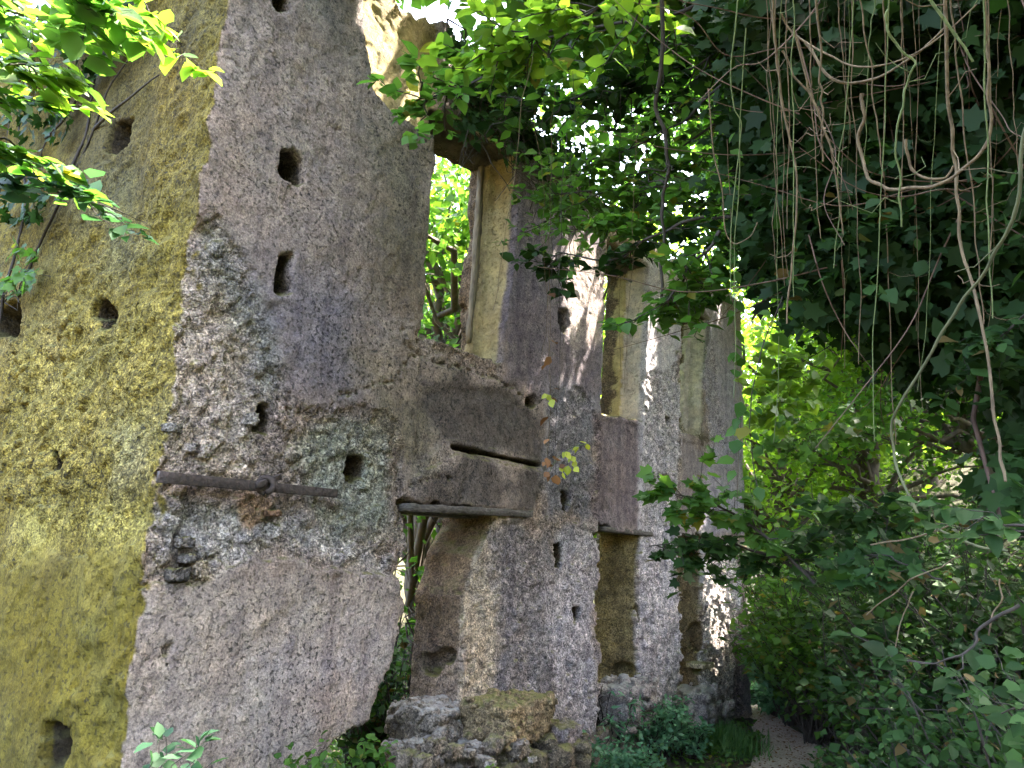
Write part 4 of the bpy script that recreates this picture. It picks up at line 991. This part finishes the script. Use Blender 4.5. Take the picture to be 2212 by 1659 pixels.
def rock(name, c, half, seed, label=None, cat='stone', mat=None, parent=None, group=None, ax=None, amp=.25, res=26, base=(.27, .24, .2), kind=None):
    half = np.asarray(half, float); g = [np.linspace(-1.45*h, 1.45*h, max(8, int(res*(h/half.max())**.7))).astype(np.float32) for h in half]
    X, Y, Z_ = np.meshgrid(*g, indexing='ij'); Pp = np.stack([X, Y, Z_], -1)+seed*3.1
    k = half.min(); q = np.abs(np.stack([X, Y, Z_], -1))-half*.9+k*.12
    f = np.linalg.norm(np.maximum(q, 0), axis=-1)+np.minimum(q.max(-1), 0)-k*.12
    w1_, w2_, _ = worley(Pp, 1.5/k, seed); f = f+amp*k*(fbm(Pp, .6/k, 5, .65, s=seed)-.7*sst(w2_-w1_, 0, .4)+.35)
    V, Qf = surface_nets(f.astype(np.float32), *g); n_ = vnormals(V, Qf); V = V+n_*(.05*k*fbm(V, 3.2/k, 3, s=seed+9))[:, None]
    A_ = ax if ax is not None else np.stack([W, N, Z]); V = c+V@A_
    j = fbm(V, 4, 3, s=seed)[:, None]; tint = np.array(base)*(1+.3*j)
    o = mesh_obj(name, V, quads=Qf, mat=mat or stone, parent=parent, smooth=True, attrs={'tint': tint.astype(np.float32), 'rgh': np.full(len(V), .7, np.float32)})
    if label: tag(o, label, cat, group, kind)
    return o
def Rz(a): c_, s_ = math.cos(a), math.sin(a); return np.array([[c_, s_, 0], [-s_, c_, 0], [0, 0, 1.]])
def fr(px, py, v): return F3(px, py, v)
rock('stone_block', fr(1100, 1552, -.30), (.36, .22, .15), 3, 'moss-topped broken masonry block jutting out below the middle pier', base=(.28, .22, .13), amp=.34, res=56)
rock('rubble_footing', fr(1120, 1690, -.32), (.52, .30, .30), 5, 'lumpy rubble footing beneath the moss-topped block', 'footing', base=(.20, .17, .12), amp=.45, res=60)
rock('stone_block', fr(945, 1568, .12), (.30, .30, .17), 7, 'grey block with a flat slanting top in the left doorway', base=(.25, .22, .18), amp=.34, res=52, mat=stone2)
rock('stone_block', fr(935, 1660, .0), (.34, .34, .19), 9, 'low pinkish grey block under the flat-topped one in the doorway', base=(.27, .225, .18), amp=.34, res=52, mat=stone2)
rock('boulder', fr(1345, 1520, .05), (.36, .26, .25), 11, 'rounded grey boulder filling the foot of the middle doorway', 'boulder', base=(.34, .305, .29), amp=.34, res=48, mat=stone2)
rock('rubble_heap', fr(1512, 1530, .05), (.42, .26, .28), 13, 'pale rubble heap in the foot of the far doorway', 'rubble', base=(.48, .43, .41), amp=.34, res=48, mat=stone2)
rock('flat_stone', fr(1512, 1436, .02), (.16, .14, .035), 14, 'thin flat pale stone on top of the far rubble heap', 'stone', base=(.50, .45, .33), amp=.2, res=30)
rock('loose_stone', fr(1222, 1590, -.5), (.13, .11, .10), 15, 'loose grey stone at the right end of the rubble footing', 'stone', base=(.30, .26, .25), amp=.3)
for k, (x, y, a, b, cl_) in enumerate([(398, 1172, .055, .034, (.21, .195, .18)), (380, 1240, .065, .036, (.16, .15, .14)), (426, 1230, .048, .052, (.42, .36, .28)), (404, 1206, .03, .025, (.22, .21, .20)), (437, 975, .05, .045, (.44, .40, .36)), (412, 968, .035, .03, (.36, .33, .32)), (372, 925, .04, .025, (.2, .19, .17)), (541, 905, .03, .045, (.34, .31, .28)), (590, 1108, .05, .02, (.35, .22, .15))]):
    rock('exposed_stone', fr(x, y, .02), (a, .05, b), 30+k, parent=ruin, base=cl_, amp=.35, res=20, ax=Rz(.1*k)@np.stack([W, N, Z]))
for k, (x, y, a) in enumerate([(1228, 1690, .05), (1150, 1640, .035), (1060, 1650, .04)]):
    rock('cobble', fr(x, y, -.62), (a, a*.7, a*.6), 50+k, ['small white stone on the right of the footing', 'white pebble lodged in the middle of the footing', 'pale stone at the left of the footing'][k], 'stone', base=(.5, .46, .4), amp=.3, res=18)

for k in range(16):
    x, y = rng.uniform(880, 1250), rng.uniform(1600, 1650); a = rng.uniform(.04, .10)
    rock('rubble_stone', fr(x, y, rng.uniform(-.62, -.28)), (a, a*.8, a*.65), 70+k, 'small broken stone packed among the footing blocks', 'stone', group='small rubble round the footing', base=(.26, .22, .17), amp=.4, res=16, mat=stone2 if k % 2 else stone)
# ------------------------------------------------------------------ weeds, shrubs and the bank
shrub('fern_bush', 'feathery dark green bush at the foot of the middle pier', 'bush', ground_at(1290, 1655), .75, .5, 80, .085, L_fern, None, 44, T_LA, spread=.5, droop=.2, cl=.07)
shrub('bush', 'low bush between the middle and far doorways', 'bush', ground_at(1425, 1640), .55, .38, 60, .06, L_fern, None, 34, T_KI, cl=.09)
shrub('bush', 'small bush at the left foot of the far doorway', 'bush', at(6.0, -.35), .4, .3, 26, .06, L_fern, None, 30, T_KI, cl=.09)
shrub('nettle_patch', 'light green nettles past the end of the ruin, left of path', 'plant', ground_at(1690, 1548), .38, .65, 120, .08, L_fern, None, 26, T_OV, cl=.1)
shrub('nettle_patch', 'light green nettles on the right verge where the path turns', 'plant', ground_at(1830, 1575), .42, .5, 100, .075, L_fern, None, 26, T_OV, cl=.1)
g0 = ground_at(1562, 1610); C = g0+rng.normal(size=(1900, 3))*[.20, .24, 0]; C[:, 2] = terr(C[:, 0], C[:, 1])
tag(leaves('grass_tuft', C, .20, L_grass, None, T_BL, nb=(0, 0, .2), spread=1., droop=-1.6, dirs=rng.normal(size=(1900, 3))*[.5, .5, .1]+[0, 0, .9]), 'long-bladed grass tuft left of the path at the end of the ruin', 'grass', kind='stuff')
rt = branch('maple_branch', 'spray of broad green leaves reaching in front of the far doorway', 'branch', [P(1760, 1260, 5.0), P(1640, 1150, 5.0), P(1540, 1090, 5.0), P(1450, 1060, 5.0)], 26, .32, .085, L_mid, None, .012, 12, T_IV, sub_down=.1)
rt = branch('maple_branch', 'lower spray of dark broad leaves before the far doorway head', 'branch', [P(1760, 1240, 5.2), P(1640, 1190, 5.2), P(1540, 1170, 5.3), P(1400, 1180, 5.3)], 24, .30, .085, L_dark, None, .012, 12, T_IV, sub_down=.25)
shrub('small_plant', 'blue-green seedling plant low at the left before the corner', 'plant', P(335, 1740, 2.15)-[0, 0, .1], .28, .16, 9, .038, L_blue, None, 9, T_OV, droop=.1, cl=.03, star=.004)
shrub('small_plant', 'green weed at the bottom edge left of the doorway gap', 'plant', fr(640, 1730, -.15), .3, .2, 12, .06, L_mid, None, 10, T_OV, cl=.04, star=.004)
shrub('small_plant', 'green weed in the gap at the foot of the left doorway', 'plant', fr(760, 1720, -.05), .35, .22, 16, .06, L_mid, None, 12, T_OV, cl=.04, star=.004)
shrub('small_plant', 'tiny plant with four bright leaves in front of the footing', 'plant', fr(1055, 1700, -.66), .14, .05, 5, .06, L_sun, None, 3, T_OV, cl=.02, star=.003)
sb = [(UF([(985, 748)])[0], .3, 'weeds sprouting on the sill of the first window', L_mid, 26), (UF([(1335, 893)])[0], .2, 'little weeds on the sill of the second window', L_sun, 16), (UF([(1498, 935)])[0], .22, 'green weeds on the sill of the far window', L_sun, 18)]
for (u_, z_), r_, lb, mt, n_ in sb:
    p = O+W*u_+N*.2+Z*(z_+.01); shrub('sill_weed', lb, 'plant', p, .16, r_, n_, .06, mt, 'weeds on the window sills', 9, T_OV, cl=.04, star=.003)
# dry straw tuft at the far sill
u_, z_ = UF([(1515, 945)])[0]; p = O+W*u_-N*.02+Z*z_
tubes_l = [(limb(p+rng.normal(size=3)*[.05, .05, .02], p+rng.normal(size=3)*[.10, .10, .06]+[0, 0, rng.uniform(-.22, .05)], 6, .03, .5), .0016) for _ in range(70)]
tag(tubes('straw_tuft', tubes_l, B_vine, None, 3), 'dry straw-coloured root tuft hanging off the far window sill', 'plant')
# undergrowth inside the torn doorway
shrub('bush', 'dark bush behind the torn left edge of the doorway', 'bush', at(2.9, 1.1), 1.5, .7, 60, .08, L_dark, None, 34, T_KI)
shrub('bush', 'sunlit bush behind the left doorway', 'bush', at(4.3, 2.8), 2.0, .9, 46, .10, L_mid, None, 26, T_KI)
L = [(limb(at(3.0, .9)+[0, 0, z0], at(3.0, .9)+[dx, .5, z1], 10, .1, .45), np.linspace(.014, .005, 10)) for z0, dx, z1 in ((0, .5, 2.6), (.3, -.3, 2.3), (.8, .6, 1.9), (1., .3, 2.9), (1.2, -.1, 1.6), (.6, .2, 2.4))]
tag(tubes('bare_sapling', L, B_dark, None, 5), 'bare dark sapling branching inside the left doorway', 'tree')

# bank on the right
GS = 'shrubs on the shaded right bank'
sh = [(1990, 1420, 8.2, 1.3, 'shrub', 'ivy-dark shrub where the bank meets the far verge'), (2040, 1380, 6.0, 1.6, 'shrub', 'dark shrub on the bank below the end of the diagonal stem'), (2130, 1400, 4.6, 1.2, 'shrub', 'shaded shrub in the middle of the right bank'),
      (2230, 1420, 4.0, 1.1, 'shrub', 'dark shrub at the right edge of the bank'), (2330, 1300, 3.8, 1.3, 'shrub', 'shrub half cut off by the right edge'), (1850, 1300, 9.5, 2.2, 'shrub', 'tall green shrub beside the sunlit gap'),
      (1750, 1330, 10.5, 2.0, 'shrub', 'green shrub right behind the end of the ruin'), (1990, 1250, 7.5, 2.2, 'shrub', 'tall leafy shrub under the long pale vine'), (2130, 1230, 5.6, 1.9, 'shrub', 'leafy shrub high on the bank at the right'),
      (1700, 1400, 11.5, 1.3, 'shrub', 'low shrub past the far end wall'), (1990, 1560, 5.4, .7, 'shrub', 'low dark shrub by the lower right of the path'), (2010, 1600, 6.0, .4, 'shrub', 'lowest shrub on the right verge of the path'), (2180, 1620, 3.3, .45, 'shrub', 'low weeds shrub at the bottom right'),
      (2290, 1640, 2.9, .5, 'shrub', 'weedy shrub in the bottom right corner')]
for px, py, ds, h, nm, lb in sh:
    b = px_base(px, ds); m_ = L_dark if ds < 8.5 else L_mid
    if 'far end wall' in lb or 'lowest' in lb: m_ = L_fern
    shrub(nm, lb, 'shrub', b, h, .45+.33*h, int(60+h*30), .052 if ds < 5 else (.07 if ds < 8 else .10), m_, GS, 46, T_OV if ds < 5 else T_KI, cl=.17)
shrub('small_plant', 'leafy weeds between the footing and the feathery bush', 'plant', at(4.35, -.45), .45, .5, 50, .05, L_fern, None, 20, T_OV, cl=.05, star=.004)
# big heart-shaped leaves and twigs near the right
for lb, pts, ls, mt, n_ in (('spray of heart-shaped leaves low on the right bank', [(2180, 1300, 2.6), (2120, 1380, 2.6), (2060, 1420, 2.6), (2000, 1440, 2.65)], .06, L_ivy, 4), ('bright leaf spray at the right edge above the bank', [(2300, 1180, 2.3), (2230, 1150, 2.3), (2160, 1130, 2.35), (2110, 1120, 2.4)], .05, L_dark, 7),
                            ('leaf spray at the bottom right corner', [(2300, 1560, 2.2), (2230, 1530, 2.2), (2160, 1540, 2.25)], .045, L_dark, 8), ('maple-like spray right of the path in the shade', [(2050, 1250, 4.0), (1960, 1220, 4.0), (1900, 1200, 4.1), (1850, 1210, 4.2)], .08, L_dark, 12),
                            ('ragged leafy spray in front of the sunlit gap', [(1960, 980, 5.5), (1880, 940, 5.6), (1780, 930, 5.8), (1700, 960, 5.9)], .08, L_mid, 20), ('dark leafy spray across the lower sunlit gap', [(2080, 1120, 5.0), (1960, 1100, 5.2), (1840, 1120, 5.4), (1720, 1150, 5.6)], .09, L_dark, 34),
                            ('leafy spray hanging under the dark ivy on the right', [(2260, 640, 3.6), (2200, 700, 3.6), (2140, 740, 3.7), (2090, 800, 3.8)], .075, L_dark, 18), ('sunny spray between the ruin end and the arching stem', [(1800, 740, 7.5), (1740, 780, 7.6), (1680, 850, 7.8), (1650, 900, 8.)], .13, L_sun, 24)):
    branch('leafy_branch', lb, 'branch', [P(*p) for p in pts], n_, .12+.05*pts[0][2], ls, mt, 'leafy sprays over the right bank', .006, 10, T_OV if 'maple' not in lb and 'ragged' not in lb else T_IV, sub_down=.1, nb=(-.1, -.6, .8))
L = [(smooth_line([P(*p) for p in q], 16, .02), r_) for q, r_ in (([(1870, 1330, 3.8), (1930, 1280, 3.7), (2000, 1240, 3.6), (2070, 1200, 3.5)], .003), ([(1930, 1420, 3.6), (1945, 1340, 3.6), (1975, 1280, 3.6)], .0025), ([(2130, 1390, 2.7), (2150, 1330, 2.7), (2160, 1250, 2.7)], .0025), ([(1880, 1180, 4.), (1980, 1160, 3.9), (2060, 1130, 3.8)], .004))]
for (q, r_), lb in zip(L, ('thin dead branch slanting up through the shaded bank', 'short dead twig standing beside the slanting one', 'crooked dead twig at the right behind the heart leaves', 'fine dead twig lying over the top of the bank')):
    tag(tubes('dead_branch', [(q, r_)], B_vine, None, 5), lb, 'branch', 'dead branches on the bank')

# ground cover and litter (nobody could count these)
n = 60000; rr_ = 1.2+15*rng.random(n)**.8; az = rng.uniform(-.62, .72, n); C = np.stack([np.sin(az)*rr_*1.1, np.cos(az)*rr_, rr_*0], -1)
l = loc(C); off = np.interp(l[:, 0], _pu, _pv)-l[:, 1]; hw_ = np.interp(l[:, 0], [-2, 4, 7, 9, 20], [.45, .44, .46, .34, .35])
k = (np.abs(off) > hw_*(.95+.35*fbm(C, 2.5, 3))) ; C = C[k]; off = off[k]; C[:, 2] = terr(C[:, 0], C[:, 1])+rng.random(len(C))*(.05+.13*np.clip(np.abs(off)-.35, 0, 1))
tag(leaves('ground_cover', C, .06, L_mid, None, T_KI, spread=.5, droop=.1), 'low leafy undergrowth covering the ground and the bank', 'undergrowth', kind='stuff')
C = toW(np.stack([rng.uniform(-3, 14, 2600), np.zeros(2600), np.zeros(2600)], -1)); l = loc(C); C += N*(np.interp(l[:, 0], _pu, _pv)+rng.normal(size=2600)*.28)[:, None]; C[:, 2] = terr(C[:, 0], C[:, 1])+.02
tag(leaves('leaf_litter', C, .035, L_dead, None, T_KI, spread=.25, droop=0), 'scattered dead leaves on the trodden path', 'leaf litter', kind='stuff')
# wooded hillside behind everything, reads as one mass
n = 60000; az = rng.uniform(-.75, .95, n); rr_ = 24+30*rng.random(n); C = np.stack([np.sin(az)*rr_, np.cos(az)*rr_, rr_*0], -1); C[:, 2] = terr(C[:, 0], C[:, 1])+(1+fbm(C, .18, 3))*3.2*rng.random(n)**.6+.2
tag(leaves('far_woodland', C, .5, L_sun, None, T_KI, spread=.9, droop=.2, filt=False, rnd=np.clip(.5+.5*fbm(C, .5, 3), 0, 1)), 'far wooded slope behind the ruin and the lane', 'woodland', kind='stuff')
